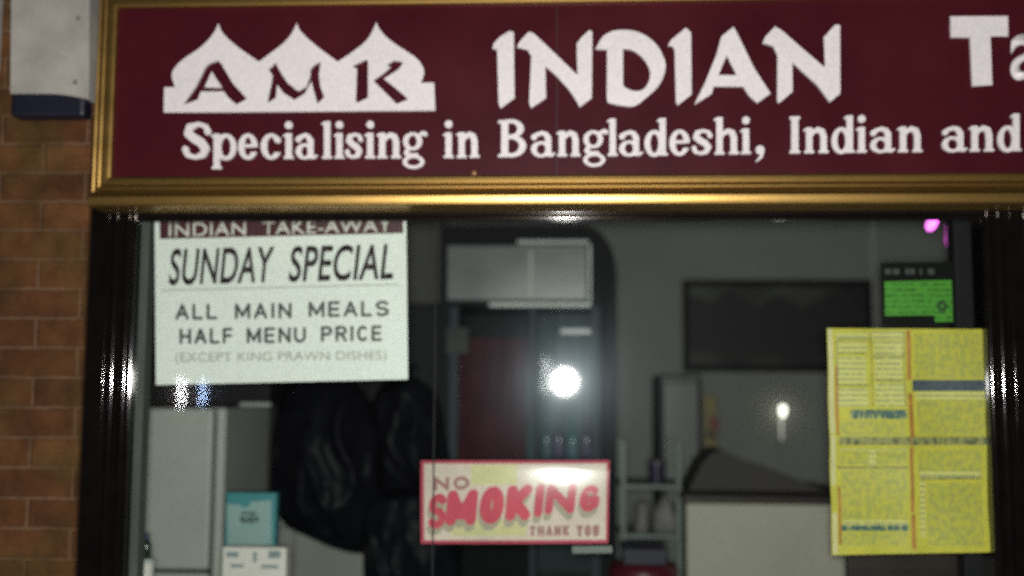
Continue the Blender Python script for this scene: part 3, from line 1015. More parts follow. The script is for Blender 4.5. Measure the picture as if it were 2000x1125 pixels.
# ------------------------------------------------------------------ the room behind the glass
YW = 3.4
XA, XB = -2.3, 2.9
tag(box('interior_floor', XA, XB, .24, YW + .1, -.02, .01, mat('brown_floor_tile', (.10, .07, .05), .4, var=.3), None, 0), kind='structure')
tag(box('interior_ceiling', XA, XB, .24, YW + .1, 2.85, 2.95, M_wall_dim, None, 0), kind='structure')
tag(box('interior_wall', XA, XB, YW, YW + .1, .01, 2.85, M_wall_in, None, 0), 'plain grey plaster back wall of the shop', 'wall')
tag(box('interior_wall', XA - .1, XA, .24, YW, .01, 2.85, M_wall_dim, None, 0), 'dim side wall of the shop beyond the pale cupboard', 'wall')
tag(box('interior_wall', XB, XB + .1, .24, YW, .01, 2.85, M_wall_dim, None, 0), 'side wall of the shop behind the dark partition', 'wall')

# dim recess wall on the poster side of the room
x0 = XA; x1 = at(862, 600, 3.0).x
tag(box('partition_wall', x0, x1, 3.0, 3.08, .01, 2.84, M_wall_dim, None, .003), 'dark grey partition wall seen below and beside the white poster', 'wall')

# dark partition beside the window post
xa = at(1868, 600, .36).x
dp = thing('dark_partition', 'black panel standing inside the window behind the green notice', 'partition', (xa + .3, .4, .01))
box('panel', xa, xa + .75, .36, .42, .03, 2.6, M_dark, dp)
box('plinth', xa + .002, xa + .748, .37, .41, .01, .03, M_darkbrown, dp, .001)
# brown low board under the menu
xb0 = at(1657, 1100, .5).x
bb = thing('brown_board', 'dark brown low panel below the yellow menu', 'panel', (xb0 + .3, .52, .01))
box('board', xb0, xb0 + .62, .5, .54, .03, at(1780, 1070, .5).z, M_darkbrown, bb)
box('foot', xb0 + .01, xb0 + .60, .49, .55, .01, .03, M_dark, bb, .002)

tr0 = rect(1709, 380, 1716, 1125, YW - .012)
tag(box('wall_trim', tr0[0], tr0[1], YW - .012, YW - .001, .02, 2.84, mat('pale_trim_strip', (.50, .50, .47), .6), None, .003), 'thin pale upright trim strip on the wall between the picture and the green notice', 'trim')
# framed dark landscape
YC = YW - .035
px = [at(1334, 546, YC), at(1706, 546, YC), at(1706, 728, YC), at(1334, 728, YC)]
fp = thing('framed_picture', 'wide dark landscape picture in a black frame on the grey wall', 'picture', at(1520, 728, YC))
x0, x1, z0, z1 = rect(1334, 546, 1706, 727, YC)
bm = bmesh.new()
t = .035
for q in ((x0, x1, z1 - t, z1), (x0, x1, z0, z0 + t), (x0, x0 + t, z0 + t + .0005, z1 - t - .0005), (x1 - t, x1, z0 + t + .0005, z1 - t - .0005)):
    add_box(bm, q[0], q[1], YC, YW - .002, q[2], q[3], .004)
bm_obj('frame', bm, M_dark, fp)
m, n_, l_, p_ = node_mat('dark_landscape')
tc = n_.new('ShaderNodeTexCoord'); no = n_.new('ShaderNodeTexNoise'); no.inputs['Scale'].default_value = 3; no.inputs['Detail'].default_value = 7
l_.new(tc.outputs['Object'], no.inputs[0])
cr = n_.new('ShaderNodeValToRGB')
cr.color_ramp.elements[0].position = .38; cr.color_ramp.elements[0].color = (.016, .018, .018, 1)
cr.color_ramp.elements[1].position = .72; cr.color_ramp.elements[1].color = (.10, .105, .095, 1)
l_.new(no.outputs[0], cr.inputs[0]); l_.new(cr.outputs[0], p_.inputs['Base Color']); p_.inputs['Roughness'].default_value = .6
box('canvas', x0 + t * .8, x1 - t * .8, YC + .018, YW - .004, z0 + t * .8, z1 - t * .8, m, fp, 0)
hills = [(1345, 690), (1345, 578), (1365, 582), (1390, 592), (1408, 576), (1430, 566), (1455, 584), (1480, 600), (1500, 586), (1520, 578), (1545, 590), (1565, 602), (1590, 590), (1620, 575), (1655, 572), (1694, 566), (1694, 690)]
flat('painted_hills', [hills], YC + .017, mat('hill_paint', (.022, .021, .023), .6, var=.4), fp, thick=.0015)

# drinks cooler with rounded crown
YK = 1.55
x0, x1, zt_, _ = rect(862, 442, 1203, 442, YK)
zt_ = at(1030, 442, YK).z
ck = thing('drinks_cooler', 'tall dark drinks cooler with a white header panel and a glass door', 'cooler', ((x0 + x1) / 2, YK + .3, .01))
M_cool = mat('cooler_black', (.010, .011, .012), .65, spec=.15, var=.25)
M_coolblue = mat('cooler_blue_grey', (.040, .056, .068), .6, spec=.2, var=.15)
# body with a rounded upper corner, hollow at the door
rr = .13
pro = [(x0, .03), (x0, zt_)] + [(x1 - rr + rr * math.sin(PI / 2 * i / 10), zt_ - rr * 1.5 + rr * 1.5 * math.cos(PI / 2 * i / 10)) for i in range(11)] + [(x1, .03)]
dz1 = at(1030, 598, YK).z
dx0, dx1 = at(878, 700, YK).x, at(1172, 700, YK).x
door = [(dx0, .12), (dx1, .12), (dx1, dz1), (dx0, dz1)]
me = curve_mesh([pro, door], .55); stand(me, lambda x, z: YK + .275)
link_mesh('case', me, M_cool, ck)
box('back_panel', x0 + .005, x1 - .005, YK + .551, YK + .57, .04, zt_ - .22, M_cool, ck)
box('foot_plinth', x0 + .02, x1 - .02, YK + .02, YK + .5, .01, .029, M_dark, ck, 0)
hx0, hx1, hz0, hz1 = rect(872, 478, 1149, 589, YK - .02)
hd = box('header_panel', hx0, hx1, YK - .03, YK - .001, hz0, hz1, mat('white_header', (.11, .12, .12), .30, spec=.7, var=.22, scale=3.5, rvar=.1, bump=.25, bscale=4), ck, .008)
box('header_trim', hx0 + .28, hx1 + .003, YK - .034, YK - .002, hz1 + .001, hz1 + .018, mat('pale_trim', (.52, .55, .54), .4), ck, .004)
box('header_trim', hx1 + .001, hx1 + .012, YK - .036, YK - .002, hz0 - .004, hz1, mat('pale_trim_edge', (.75, .80, .78), .4), ck, .004)
box('header_trim', hx0 + .17, hx1 + .011, YK - .036, YK - .002, hz0 - .022, hz0 - .0045, mat('pale_trim_low', (.70, .75, .73), .4), ck, .004)
pj = rect(1035, 490, 1039, 585, YK - .03)
box('header_joint', pj[0], pj[1], YK - .0315, YK - .030, pj[2], pj[3], M_white_app, ck, 0)
# glass door
cdr = box('door_glass', dx0 + .001, dx1 - .001, YK + .012, YK + .016, .121, dz1 - .001, M_glass, ck, 0)
bm = bmesh.new()
for q in ((dx0 + .0005, dx0 + .035, .1215, dz1 - .0015), (at(1035, 700, YK).x, at(1047, 700, YK).x, .1215, dz1 - .0015), (dx1 - .035, dx1 - .0005, .1215, dz1 - .0015)):
    add_box(bm, q[0], q[1], YK - .012, YK + .010, q[2], q[3], .003)
bm_obj('door_frame', bm, M_coolblue, ck)
pm = rect(885, 660, 1030, 905, YK + .05)
box('maroon_panel', pm[0], pm[1], YK + .03, YK + .05, pm[2] - .1, pm[3], mat('maroon_card', (.068, .014, .022), .8, spec=.1, var=.3), ck, .003)
box('liner', at(1032, 700, YK).x + .03, dx1 - .005, YK + .33, YK + .345, .13, dz1 - .01, M_coolblue, ck, 0)
hx = rect(1093, 640, 1156, 655, YK - .03)
box('door_handle', hx[0], hx[1], YK - .04, YK - .012, hx[2], hx[3], mat('pale_plastic', (.20, .22, .225), .3), ck, .006)
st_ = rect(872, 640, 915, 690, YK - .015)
box('grey_patch', st_[0], st_[1], YK - .0155, YK - .0125, st_[2], st_[3], mat('grey_patch', (.055, .063, .060), .6, spec=.2, var=.5, scale=14), ck, 0)  # mottled pale grey patch on the cooler door
for sz in (905, 1010, 1130):
    z = at(1040, sz, YK + .15).z
    box('shelf', at(1032, 700, YK).x + .035, dx1 - .01, YK + .06, YK + .32, z - .012, z, mat('shelf_wire_white', (.20, .21, .21), .5), ck, .003)
# bottles on the cooler shelf
zsf = at(1040, 905, YK + .15).z
bottle_spots = [(1012, 0.012), (1026, .06), (1068, .03), (1092, .05), (1118, .02), (1146, .06)]
lab = ['clear bottle with a teal cap beside the maroon card in the cooler', 'slim teal bottle between the maroon card and the cooler bar', 'blue green bottle under the bright flash glare in the cooler', 'purple labelled bottle next to the teal capped bottle in the cooler',
       'teal bottle with a pale glint over the word at the sign corner', 'dark violet bottle against the cooler door edge']
cols = [(.10, .20, .20), (.03, .16, .17), (.03, .09, .11), (.05, .03, .10), (.04, .15, .18), (.05, .03, .09)]
for (bpx, dy), la, co in zip(bottle_spots, lab, cols):
    yb = YK + .10 + dy
    xc = at(bpx, 880, yb).x
    if xc < at(1032, 700, YK).x + .06:
        xc += .0
        yb = YK + .022 if False else yb
    bt = thing('bottle', la, 'bottle', (xc, yb, zsf), 'bottles on the cooler shelf')
    zb0 = zsf + .0005
    lathe('glass_body', [(.020, zb0), (.024, zb0 + .004), (.024, zb0 + .10), (.020, zb0 + .125), (.010, zb0 + .155), (.009, zb0 + .175)], xc, yb, mat('bottle_glass', co, .2, var=.1, spec=.6), bt, 18)
    lathe('cap', [(.011, zb0 + .1755), (.0115, zb0 + .195), (.009, zb0 + .198)], xc, yb, mat('bottle_cap', (co[0] * 1.5, co[1] * 1.2, co[2] * 1.2), .7, spec=.1), bt, 14)
    lathe('paper_band', [(.0246, zb0 + .035), (.0246, zb0 + .085)], xc, yb, mat('bottle_label', (co[0] * 1.5 + .02, co[1] + .02, co[2] + .05), .5), bt, 18)

# dark tall cupboard behind the poster
YD = 1.95
x0, x1, z0, z1 = rect(528, 592, 868, 1120, YD)
dc = thing('dark_cupboard', 'tall near black cupboard between the white poster and the drinks cooler', 'cupboard', ((x0 + x1) / 2, YD + .2, .01))
box('case', x0, x1, YD + .022, YD + .5, .01, z1, M_dark, dc)
xm = (x0 * .45 + x1 * .55)
for a, b in ((x0 + .002, xm - .002), (xm + .002, x1 - .002)):
    dd = box('door', a, b, YD, YD + .020, .06, z1 - .01, mat('charcoal_laminate', (.016, .018, .020), .6, spec=.2, var=.3, scale=5), dc)
    bm = bmesh.new()
    hxp = b - .03 if a < xm - .1 and b < xm else a + .03
    tube(bm, [(hxp, YD - .003, 1.42), (hxp, YD - .022, 1.415), (hxp, YD - .022, 1.285), (hxp, YD - .003, 1.28)], .005)
    bm_obj('handle', bm, mat('dull_steel', (.22, .23, .22), .4, metal=.8), dd, True)

# white upright fridge and the dark oven on it
YR = 1.05
x0, x1, z0, z1 = rect(195, 797, 411, 1112, YR)
xs1 = at(438, 900, YR + .03).x
wf = thing('fridge', 'pale white upright fridge against the window post with its doors closed', 'fridge', ((x0 + x1) / 2, YR + .3, .01))
box('case', x0, xs1, YR + .03, YR + .58, .04, z1, M_white_app, wf, .006)
box('gasket', x0 + .008, x1 + .006, YR + .0245, YR + .0295, .11, z1 - .006, M_dark, wf, 0)
for nm, a, b in (('freezer_door', z0, z1 - .002), ('fridge_door', .10, z0 - .012)):
    d_ = box(nm, x0 + .002, x1, YR, YR + .024, a, b, M_white_app, wf, .008)
    bm = bmesh.new()
    zz = a + .10 if nm == 'freezer_door' else b - .25
    tube(bm, [(x0 + .03, YR - .001, zz), (x0 + .03, YR - .03, zz + .01), (x0 + .03, YR - .03, zz + .14), (x0 + .03, YR - .001, zz + .15)], .008)
    bm_obj('handle', bm, M_chrome, d_, True)
box('plinth', x0 + .01, xs1 - .01, YR + .05, YR + .5, .01, .039, M_dark, wf, 0)
ox0, ox1, oz0, oz1 = rect(225, 690, 527, 794, YR + .05)
ov = thing('countertop_oven', 'black box shaped oven with a chrome lip coloured pale for its shine on top of the pale fridge', 'oven', ((ox0 + ox1) / 2, YR + .3, z1))
box('case', ox0, ox1, YR + .05, YR + .45, z1 + .014, oz1, M_dark, ov, .006)
for fx in (x0 + .06, xs1 - .04):
    box('foot', fx - .015, fx + .015, YR + .12, YR + .16, z1 + .0005, z1 + .0135, M_dark, ov, 0)
lx = rect(468, 786, 528, 794, YR + .03)
box('chrome_lip', lx[0], lx[1], YR + .028, YR + .049, lx[2], lx[3], mat('lip_painted_shine', (.42, .43, .42), .35, spec=.8), ov, .003)  # flash shine on the lip put in as a pale even colour

# pale bent pipe on the partition
p0, p1, p2 = at(440, 886, 2.97), at(462, 886, 2.97), at(463, 985, 2.97)
bm = bmesh.new()
tube(bm, [(p0.x - .15, 2.97, p0.z), (p1.x - .012, 2.97, p1.z), (p1.x - .003, 2.97, p1.z - .003), (p1.x, 2.97, p1.z - .012), (p2.x, 2.97, .011)], .011)
tag(bm_obj('water_pipe', bm, mat('pale_pipe', (.30, .33, .31), .4), None, True), 'thin pale bent pipe on the dark wall next to the fridge', 'pipe')

# pale low cabinet and the dark glossy coat bundle over it
YQ = 1.2
x0, x1, z0, z1 = rect(438, 1012, 711, 1125, YQ)
lc = thing('low_cabinet', 'low pale grey cabinet under the dark bundled cloth', 'cabinet', ((x0 + x1) / 2, YQ + .25, .01))
box('case', x0, x1, YQ + .02, YQ + .5, .05, z1 - .03, mat('pale_grey_laminate', (.245, .25, .23), .5, var=.08), lc)
box('top', x0 - .005, x1 + .005, YQ - .002, YQ + .51, z1 - .0295, z1, mat('pale_grey_top', (.26, .265, .25), .4), lc)
for a, b in ((x0 + .003, (x0 + x1) / 2 - .002), ((x0 + x1) / 2 + .002, x1 - .003)):
    box('door', a, b, YQ + .003, YQ + .019, .07, z1 - .034, mat('pale_grey_door', (.25, .255, .235), .45, var=.06), lc)
box('plinth', x0 + .02, x1 - .02, YQ + .05, YQ + .48, .01, .049, M_dark, lc, 0)


def lump(name, outline, Y, depth, m, parent=None, amp=.05, seed=1, nr=14, folds=7.0):
    """a soft heap with the given outline: domed toward the street, ridged by folds"""
    rnd = random.Random(seed)
    ol = [at(x, y, Y) for x, y in catmull(outline, set(), 6)]
    c = sum(ol, Vector()) / len(ol)
    bm = bmesh.new()
    fr, bk = [], []
    ph = [rnd.uniform(0, 6.28) for _ in range(6)]
    for k in range(nr + 1):
        t = k / nr
        ra, rb = [], []
        for i, p in enumerate(ol):
            q = c.lerp(p, t)
            dome = math.sqrt(max(0, 1 - t * t))
            ang = math.atan2(q.z - c.z, q.x - c.x)
            f = amp * dome ** .5 * (.25 * math.sin(ang * folds + ph[0]) * t + .7 * math.sin(q.x * 24 - q.z * 7 + 1.3 * math.sin(q.z * 9 + ph[4]) + ph[1]) + .35 * math.sin(q.x * 9 + q.z * 17 + ph[2]))
            ra.append(bm.verts.new((q.x, Y - depth * dome * .6 + f, q.z)) if k else None)
            rb.append(bm.verts.new((q.x, Y + depth * dome * .5, q.z)) if 0 < k < nr else None)
        fr.append(ra); bk.append(rb)
    cf = bm.verts.new((c.x, Y - depth * .6, c.z)); cb = bm.verts.new((c.x, Y + depth * .5, c.z))
    bk[nr] = fr[nr]
    L = len(ol)
    for i in range(L):
        j = (i + 1) % L
        bm.faces.new((cf, fr[1][i], fr[1][j])); bm.faces.new((cb, bk[1][j], bk[1][i]))
        for k in range(1, nr):
            bm.faces.new((fr[k][i], fr[k + 1][i], fr[k + 1][j], fr[k][j]))
            bm.faces.new((bk[k][j], bk[k + 1][j], bk[k + 1][i], bk[k][i]))
    return bm_obj(name, bm, m, parent, True)


M_sack = mat('black_plastic', (.0055, .006, .009), .42, spec=.07, var=.3, scale=12)
from mathutils import noise as nz


def sack(label, outline, Y, depth, seed, knot=None):
    o = lump('rubbish_sack', outline, Y, depth, M_sack, None, .0, seed, 20, 3)
    me = o.data
    for v in me.vertices:
        p = v.co
        q = Vector((p.x * 7 + seed * 3.1, p.y * 7, p.z * 4.2))
        w = Vector((p.x * 19 + p.z * 7, p.y * 12 + seed, p.z * 9 - p.x * 4))
        rdg = (1 - abs(nz.noise(q))) ** 3 * .5 + (1 - abs(nz.noise(w))) ** 4 * .14
        d = (p - Vector((0, Y, 0))); 
        v.co.y += -(rdg - .45) * .075 * (1 if p.y < Y + .001 else .3)
    if knot:
        c_ = at(knot[0], knot[1], Y)
        bm = bmesh.new()
        for k in range(7):
            a_ = k * .9
            tube(bm, [c_ + Vector((0, 0, -.03)), c_ + Vector((.012 * math.cos(a_), .012 * math.sin(a_), .0)), c_ + Vector((.035 * math.cos(a_), .03 * math.sin(a_), .05 + .01 * (k % 3)))], .007, 6)
        bm_obj('knot', bm, M_sack, o, True)
    return tag(o, label, 'rubbish sack', 'black sacks heaped over the cabinet')


sack('black plastic sack with long pale creases lying on the pale cabinet just below the poster', [(534, 830), (548, 770), (600, 730), (660, 728), (715, 770), (742, 850), (748, 960), (745, 1070), (705, 1084), (655, 1072), (600, 1048), (548, 1020), (526, 930)], YQ - .05, .20, 3, (640, 730))
sack('black plastic sack nearest the drinks cooler with its top above the sign', [(722, 800), (750, 750), (800, 735), (850, 770), (872, 850), (876, 930), (850, 1000), (780, 1010), (735, 970), (715, 890)], YQ + .12, .18, 11, (795, 738))
sack('lowest black plastic sack hanging past the end of the pale cabinet', [(712, 1000), (760, 960), (830, 960), (884, 1010), (900, 1090), (890, 1170), (800, 1200), (722, 1180), (710, 1090)], YQ - .16, .2, 23)

# window ledge with the things on it
zl = at(480, 1190, .32).z
wl = thing('window_ledge', 'plain inner ledge along the foot of the shop window', 'ledge', (-.4, .3, .56))
box('ledge_top', xl1 + .03, .95, .105, .47, zl - .03, zl, M_cream, wl)
box('ledge_front', xl1 + .032, .948, .44, .465, .02, zl - .0305, M_dark, wl)
for ex in (xl1 + .04, .91):
    box('bracket', ex, ex + .03, .11, .43, zl - .20, zl - .0305, M_dark, wl, .002)
YT = .40
x0, x1, z0, z1 = rect(438, 962, 537, 1190, YT)
th = thing('leaflet_holder', 'teal leaflet holder with a pale front standing behind the white card box', 'leaflet holder', ((x0 + x1) / 2, YT, zl))
box('holder_body', x0, x1, YT, YT + .035, zl + .0005, z1, M_teal, th, .003)
fr_ = rect(444, 978, 530, 1066, YT)
flat('leaflet', [[(443, 984), (470, 986), (474, 992), (486, 988), (490, 980), (530, 976), (531, 1068), (444, 1070)]], YT - .002, M_tealpale, th, thick=.002)
bm = bmesh.new()
for a, b, c_, d_ in ((470, 1008, 478, 1020), (480, 1010, 486, 1022), (488, 1007, 496, 1021), (498, 1009, 506, 1019), (472, 1000, 502, 1004)):
    p, q = at(a, d_, YT), at(c_, b, YT)
    add_box(bm, min(p.x, q.x), max(p.x, q.x), YT - .0045, YT - .0032, min(p.z, q.z), max(p.z, q.z))
bm_obj('leaflet_print', bm, mat('dark_teal_ink', (.04, .075, .075), .6), th)
YX = .33
x0, x1, z0, z1 = rect(433, 1069, 558, 1190, YX)
wb = thing('card_box', 'white printed card box in front of the teal leaflet holder', 'card box', ((x0 + x1) / 2, YX, zl))
box('carton', x0, x1, YX, YX + .05, zl + .0005, z1, M_white_card, wb, .003)
M_mark = mat('carton_blue_grey', (.20, .26, .27), .6)
for a, b, c_, d_ in ((442, 1078, 466, 1088), (494, 1078, 502, 1098), (524, 1076, 548, 1090), (450, 1102, 476, 1108), (510, 1104, 544, 1110)):
    p, q = at(a, d_, YX), at(c_, b, YX)
    box('printed_mark', p.x, q.x, YX - .0008, YX - .0001, p.z, q.z, M_mark, wb, 0)
xc = at(287, 1060, .24).x
zc = at(287, 1090, .24).z
tb = thing('plastic_tub', 'small pale tub under the dark bottle at the window post', 'tub', (xc, .24, zl))
lathe('tub_body', [(.016, zl + .0005), (.021, zc - .012)], xc, .24, M_white_card, tb)
lathe('tub_lid', [(.0225, zc - .0115), (.0225, zc - .001), (.018, zc)], xc, .24, mat('tub_lid_white', (.42, .44, .42), .4), tb)
sbt = thing('bottle', 'small dark green bottle with a blue cap beside the pale fridge', 'bottle', (xc, .24, zc))
lathe('glass_body', [(.010, zc + .0005), (.0115, zc + .004), (.0115, zc + .035), (.005, zc + .05)], xc, .24, mat('dark_green_glass', (.010, .024, .014), .2), sbt)
lathe('cap', [(.0062, zc + .0503), (.0062, zc + .066), (.004, zc + .067)], xc, .24, mat('blue_cap', (.02, .035, .09), .4), sbt)

# ------------------------------------------------------------------ counter side of the room
YO = 1.35
x0, x1, z0, z1 = rect(1341, 985, 1657, 1125, YO)
ct = thing('service_counter', 'cream fronted service counter with a dark brown top behind the yellow menu', 'counter', ((x0 + x1) / 2, YO + .3, .01))
box('front_panel', x0, x1, YO, YO + .03, .06, z1, M_cream, ct)
box('carcass', x0 + .004, x1 - .004, YO + .031, YO + .55, .06, z1 - .01, M_darkbrown, ct)
box('worktop', x0 - .01, x1 + .02, YO + .002, YO + .6, z1 + .0005, z1 + .03, M_darkbrown, ct)
box('kickboard', x0 + .01, x1 - .01, YO + .03, YO + .5, .01, .059, M_dark, ct, 0)
# upstand and sloping dark cover on the counter
ywc = YO + .18
prof_c = [(1347, 985), (1347, 955), (1372, 905), (1392, 884), (1412, 880), (1440, 893), (1470, 908), (1520, 924), (1570, 943), (1610, 958), (1650, 985), (1660, 1000), (1347, 1000)]
wz = z1 + .031
pw = [(at(a, b, ywc).x, max(wz, at(a, b, ywc).z)) for a, b in prof_c]
pw = pw[:-2]
me = curve_mesh([pw], .30); stand(me, lambda x, z: ywc + .15)
cv = link_mesh('counter_cover', me, mat('dark_brown_cover', (.050, .043, .043), .7, var=.3, scale=6))
bv = cv.modifiers.new('soft', 'BEVEL'); bv.width = .012; bv.segments = 2
tag(cv, 'dark cover sloping down along the counter below the small added white glow', 'cover')

# dark upright cabinet
YV = 1.9
x0, x1, z0, z1 = rect(1290, 732, 1372, 1120, YV)
hc = thing('dark_cabinet', 'narrow dark grey upright cabinet between the cooler and the service counter', 'cabinet', ((x0 + x1) / 2, YV + .2, .01))
box('case', x0, x1, YV + .016, YV + .4, .01, z1, mat('dark_grey_metal', (.055, .058, .056), .45, var=.3, scale=7), hc, .012)
box('door', x0 + .012, x1 - .012, YV, YV + .015, .09, z1 - .03, mat('grey_green_metal', (.062, .070, .064), .4, var=.35, scale=6), hc, .006)
hz = at(1300, 850, YV).z
bm = bmesh.new(); tube(bm, [(x0 + .028, YV - .001, hz), (x0 + .028, YV - .02, hz), (x0 + .028, YV - .02, hz - .09), (x0 + .028, YV - .001, hz - .09)], .005)
bm_obj('handle', bm, mat('dull_steel_bar', (.2, .2, .19), .4, metal=.8), hc, True)
# hanging yellow and red strip
YH = YV + .05
cs = thing('card_strip', 'narrow yellow and red card strip hanging beside the dark upright cabinet', 'card strip', at(1388, 770, YH))
flat('yellow_card', [[(1375, 772), (1398, 774), (1399, 882), (1377, 880)]], YH, mat('ochre_card', (.19, .15, .05), .6, var=.25, scale=30), cs, thick=.003)
flat('red_mark', [[(1384, 812), (1402, 815), (1404, 838), (1386, 836)], ], YH, mat('red_card', (.17, .035, .03), .6), cs, thick=.002, push=.003)
flat('dark_mark', [[(1380, 838), (1396, 840), (1398, 858), (1381, 856)], ], YH, mat('brown_card', (.05, .03, .02), .6), cs, thick=.002, push=.003)

# shelf unit with goods
YE = 1.5
x0, x1, z0, z1 = rect(1212, 862, 1332, 1120, YE)
su = thing('shelf_unit', 'open pale shelf unit with goods next to the service counter', 'shelf', ((x0 + x1) / 2, YE + .15, .01))
M_pale = mat('pale_grey_green_paint', (.15, .175, .16), .5, var=.15)
for xx in (x0, x1 - .022):
    for yy in (YE, YE + .26):
        bm = bmesh.new(); add_box(bm, xx, xx + .022, yy, yy + .022, .01, z1, .003)
        bm_obj('post', bm, M_pale, su)
zsh = at(1262, 1043, YE).z
zs2 = at(1262, 946, YE).z
for z in (zsh, zs2, .35):
    box('shelf_board', x0 + .0005, x1 - .0005, YE - .004, YE + .285, z - .018, z, M_pale, su, .003)
xc = at(1283, 900, YE + .08).x
tu = thing('lidded_tub', 'round navy purple tub with a paler lid on the upper shelf board', 'tub', (xc, YE + .09, zs2))
ztt = at(1283, 897, YE + .08).z
lathe('tub_body', [(.030, zs2 + .0005), (.034, ztt - .02)], xc, YE + .09, mat('navy_purple_plastic', (.020, .014, .050), .4), tu)
lathe('tub_lid', [(.036, ztt - .0195), (.036, ztt - .006), (.030, ztt)], xc, YE + .09, mat('mauve_lid', (.070, .065, .085), .4), tu)
M_bag = mat('white_paper_bag', (.23, .22, .215), .7, var=.2, scale=14)
for (ol, la) in (([(1240, 1042), (1238, 1000), (1248, 976), (1264, 980), (1268, 1010), (1266, 1042)], 'small pale paper bag on the lower shelf board beside the shelf post'),
                 ([(1278, 1042), (1274, 1005), (1288, 975), (1302, 962), (1314, 985), (1324, 1012), (1320, 1042)], 'larger pinkish paper bag on the lower shelf board near the counter')):
    b = lump('paper_bag', ol, YE + .07, .10, M_bag, None, .008, len(la), 8, 5)
    tag(b, la, 'paper bag', 'paper bags on the shelf unit')
xg = rect(1212, 1060, 1292, 1092, YE - .06)
pbx = thing('purple_box', 'flat dusky purple box in front of the shelf unit above the red stool', 'box', ((xg[0] + xg[1]) / 2, YE - .1, 1.0))
zst = at(1255, 1094, YE - .15).z
box('carton', xg[0], xg[1], YE - .26, YE - .03, zst + .0005, at(1255, 1062, YE - .1).z, mat('purple_card', (.038, .035, .060), .6, var=.3, scale=20), pbx, .004)
box('carton_lid', xg[0] - .003, xg[1] + .003, YE - .263, YE - .027, at(1255, 1062, YE - .1).z - .02, at(1255, 1062, YE - .1).z + .003, mat('purple_card_lid', (.044, .042, .066), .6), pbx, .003)
xc = at(1257, 1100, YE - .16).x
rs = thing('stool', 'bar stool with a rounded dark red seat below the shelf goods', 'stool', (xc, YE - .15, .01))
ss = lathe('seat', [(.10, zst - .075), (.125, zst - .065), (.13, zst - .035), (.115, zst - .008), (.07, zst - .0005)], xc, YE - .15, mat('dark_red_vinyl', (.10, .010, .020), .4, var=.2), rs, 30)
for k in range(4):
    a = PI / 4 + k * PI / 2
    bm = bmesh.new()
    tube(bm, [(xc + .08 * math.cos(a), YE - .15 + .08 * math.sin(a), zst - .0745), (xc + .17 * math.cos(a), YE - .15 + .17 * math.sin(a), .011)], .011)
    bm_obj('leg', bm, M_dark, rs, True)

# ------------------------------------------------------------------ glowing things inside the shop
# added glowing shape above the counter, imitating a reflection with its shake trail
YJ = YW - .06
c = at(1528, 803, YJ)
nl = thing('wall_glint', 'tiny added white glow on the grey wall beside the menu, shaped like a bright reflection', 'lamp', (c.x, YW, c.z - .1))
M_glint = mat('glint_glow', (.8, .8, .75), .4, emit=(1, .93, .82), strength=3.2)
lathe('glow_body', [(.009, c.z - .030), (.014, c.z - .016), (.019, c.z + .004), (.018, c.z + .022), (.009, c.z + .032)], c.x + .003, YJ, M_glint, nl, 18)
lathe('glint_trail', [(.004, c.z - .16), (.007, c.z - .08), (.011, c.z - .0305)], c.x - .006, YJ, mat('trail_glow', (.6, .58, .5), .4, emit=(1, .95, .85), strength=.5), nl, 14)
box('bracket', c.x - .02, c.x + .012, YJ, YW - .001, c.z - .175, c.z - .161, M_pale, nl, .002)  # support added under the glowing shape
# magenta lamp above the green notice
YU = .62
c = at(1820, 436, YU)
ml = thing('magenta_lamp', 'small glowing magenta lamp high inside the window above the green notice', 'lamp', (c.x, YU, c.z))
bm = bmesh.new()
bmesh.ops.create_uvsphere(bm, u_segments=16, v_segments=10, radius=.021, matrix=Matrix.Translation(c) @ Matrix.Rotation(.45, 4, 'Y') @ Matrix.Diagonal((.75, .75, 1.25, 1)))
bm_obj('glow_body', bm, mat('magenta_bulb', (.5, .1, .5), .4, emit=(1, .22, .95), strength=2.2), ml, True)
c2 = at(1856, 446, YU + .03)
bm = bmesh.new()
tube(bm, [at(1862, 415, YU + .03), at(1856, 440, YU + .03), at(1853, 468, YU + .03), at(1856, 480, YU + .03)], .013)
bm_obj('lamplight_strip', bm, mat('painted_magenta_glow', (.2, .08, .2), .5, emit=(.8, .12, .7), strength=.45), ml, True)  # emissive strip imitates the lamp's pink glow on the wall edge
bm = bmesh.new()
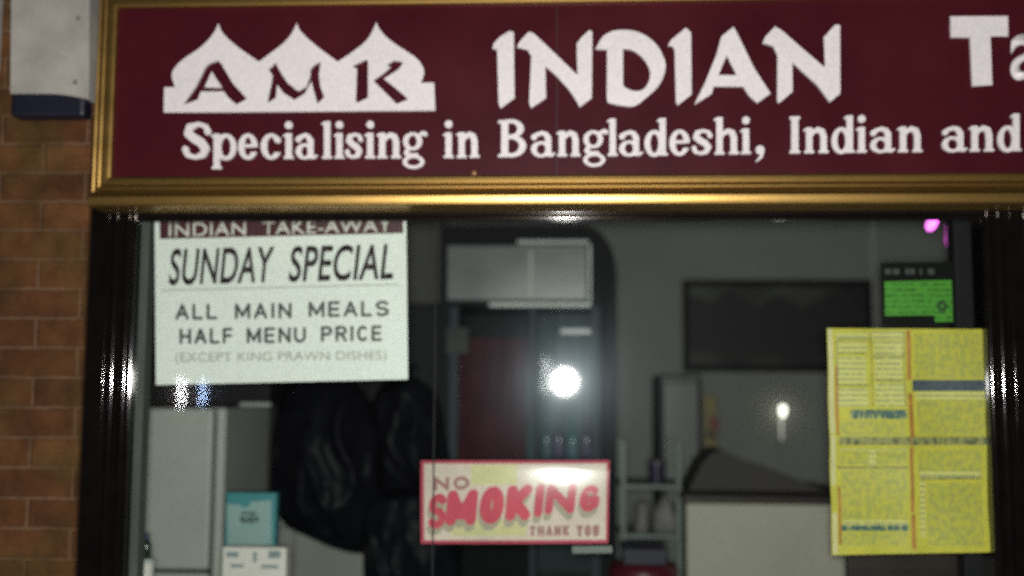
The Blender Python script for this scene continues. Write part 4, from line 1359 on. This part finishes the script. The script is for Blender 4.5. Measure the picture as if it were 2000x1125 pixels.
tube(bm, [c + Vector((0, 0, .020)), c + Vector((.0, 0, .10)), at(1862, 413, YU + .03), at(1866, 330, YU + .03) + Vector((0, 0, .55))], .004)
bm_obj('cable', bm, M_dark, ml, True)
pl = bpy.data.lights.new('magenta_glow', 'POINT'); pl.energy = .35; pl.color = (1, .15, .85); pl.shadow_soft_size = .02
plo = bpy.data.objects.new('magenta_glow', pl); plo.location = c + Vector((.02, -.05, .0)); COL.objects.link(plo)

# across the street: a dark building carrying the lamps mirrored in the pane
YZ = -13.6
ob = thing('opposite_building', 'dark brick building across the street mirrored in the window', 'building', (0, YZ - 2, 0))
box('front_wall', -16, 16, YZ - 3, YZ, 0, 7.5, mat('dark_brick', (.10, .06, .045), .9, var=.3), ob, 0)
for wx in (-9, -5.2, 4.4, 8.6):
    fw = box('window', wx - .7, wx + .7, YZ, YZ + .05, 3.6, 5.2, mat('dark_pane', (.02, .025, .03), .15), ob, .01)
    box('sill', wx - .8, wx + .8, YZ, YZ + .12, 3.48, 3.59, mat('stone_sill', (.3, .29, .27), .8), fw, .01)


def mirrored(px, py, yl):
    return at(px, py, 2 * YG - yl)


def street_tube(px, y0_, y1_, col, strg, label, w=.03):
    yl = YZ + .12
    p, q = mirrored(px, y0_, yl), mirrored(px, y1_, yl)
    z0_, z1_ = min(p.z, q.z), max(p.z, q.z)
    t_ = thing('tube_light', label, 'light', (p.x, YZ, z0_), 'lit tube lights across the street')
    box('fitting', p.x - w * 1.4, p.x + w * 1.4, YZ + .002, YZ + .08, z0_ - .04, z1_ + .04, M_dark, t_, .005)
    bm = bmesh.new(); tube(bm, [(p.x, yl, z0_), (p.x, yl, z1_)], w)
    bm_obj('lit_tube', bm, mat('lit_tube_glow', (.8, .8, .8), .5, emit=col, strength=strg), t_, True)


street_tube(355, 742, 794, (1, .95, 1), 60, 'upright white tube light mirrored just under the poster corner', .022)
street_tube(397, 744, 790, (.45, .62, 1), 45, 'upright bluish tube light mirrored next to the white one under the poster', .020)
street_tube(1065, 698, 766, (1, 1, 1), 10, 'upright white tube light mirrored beside the round flash glare', .026)
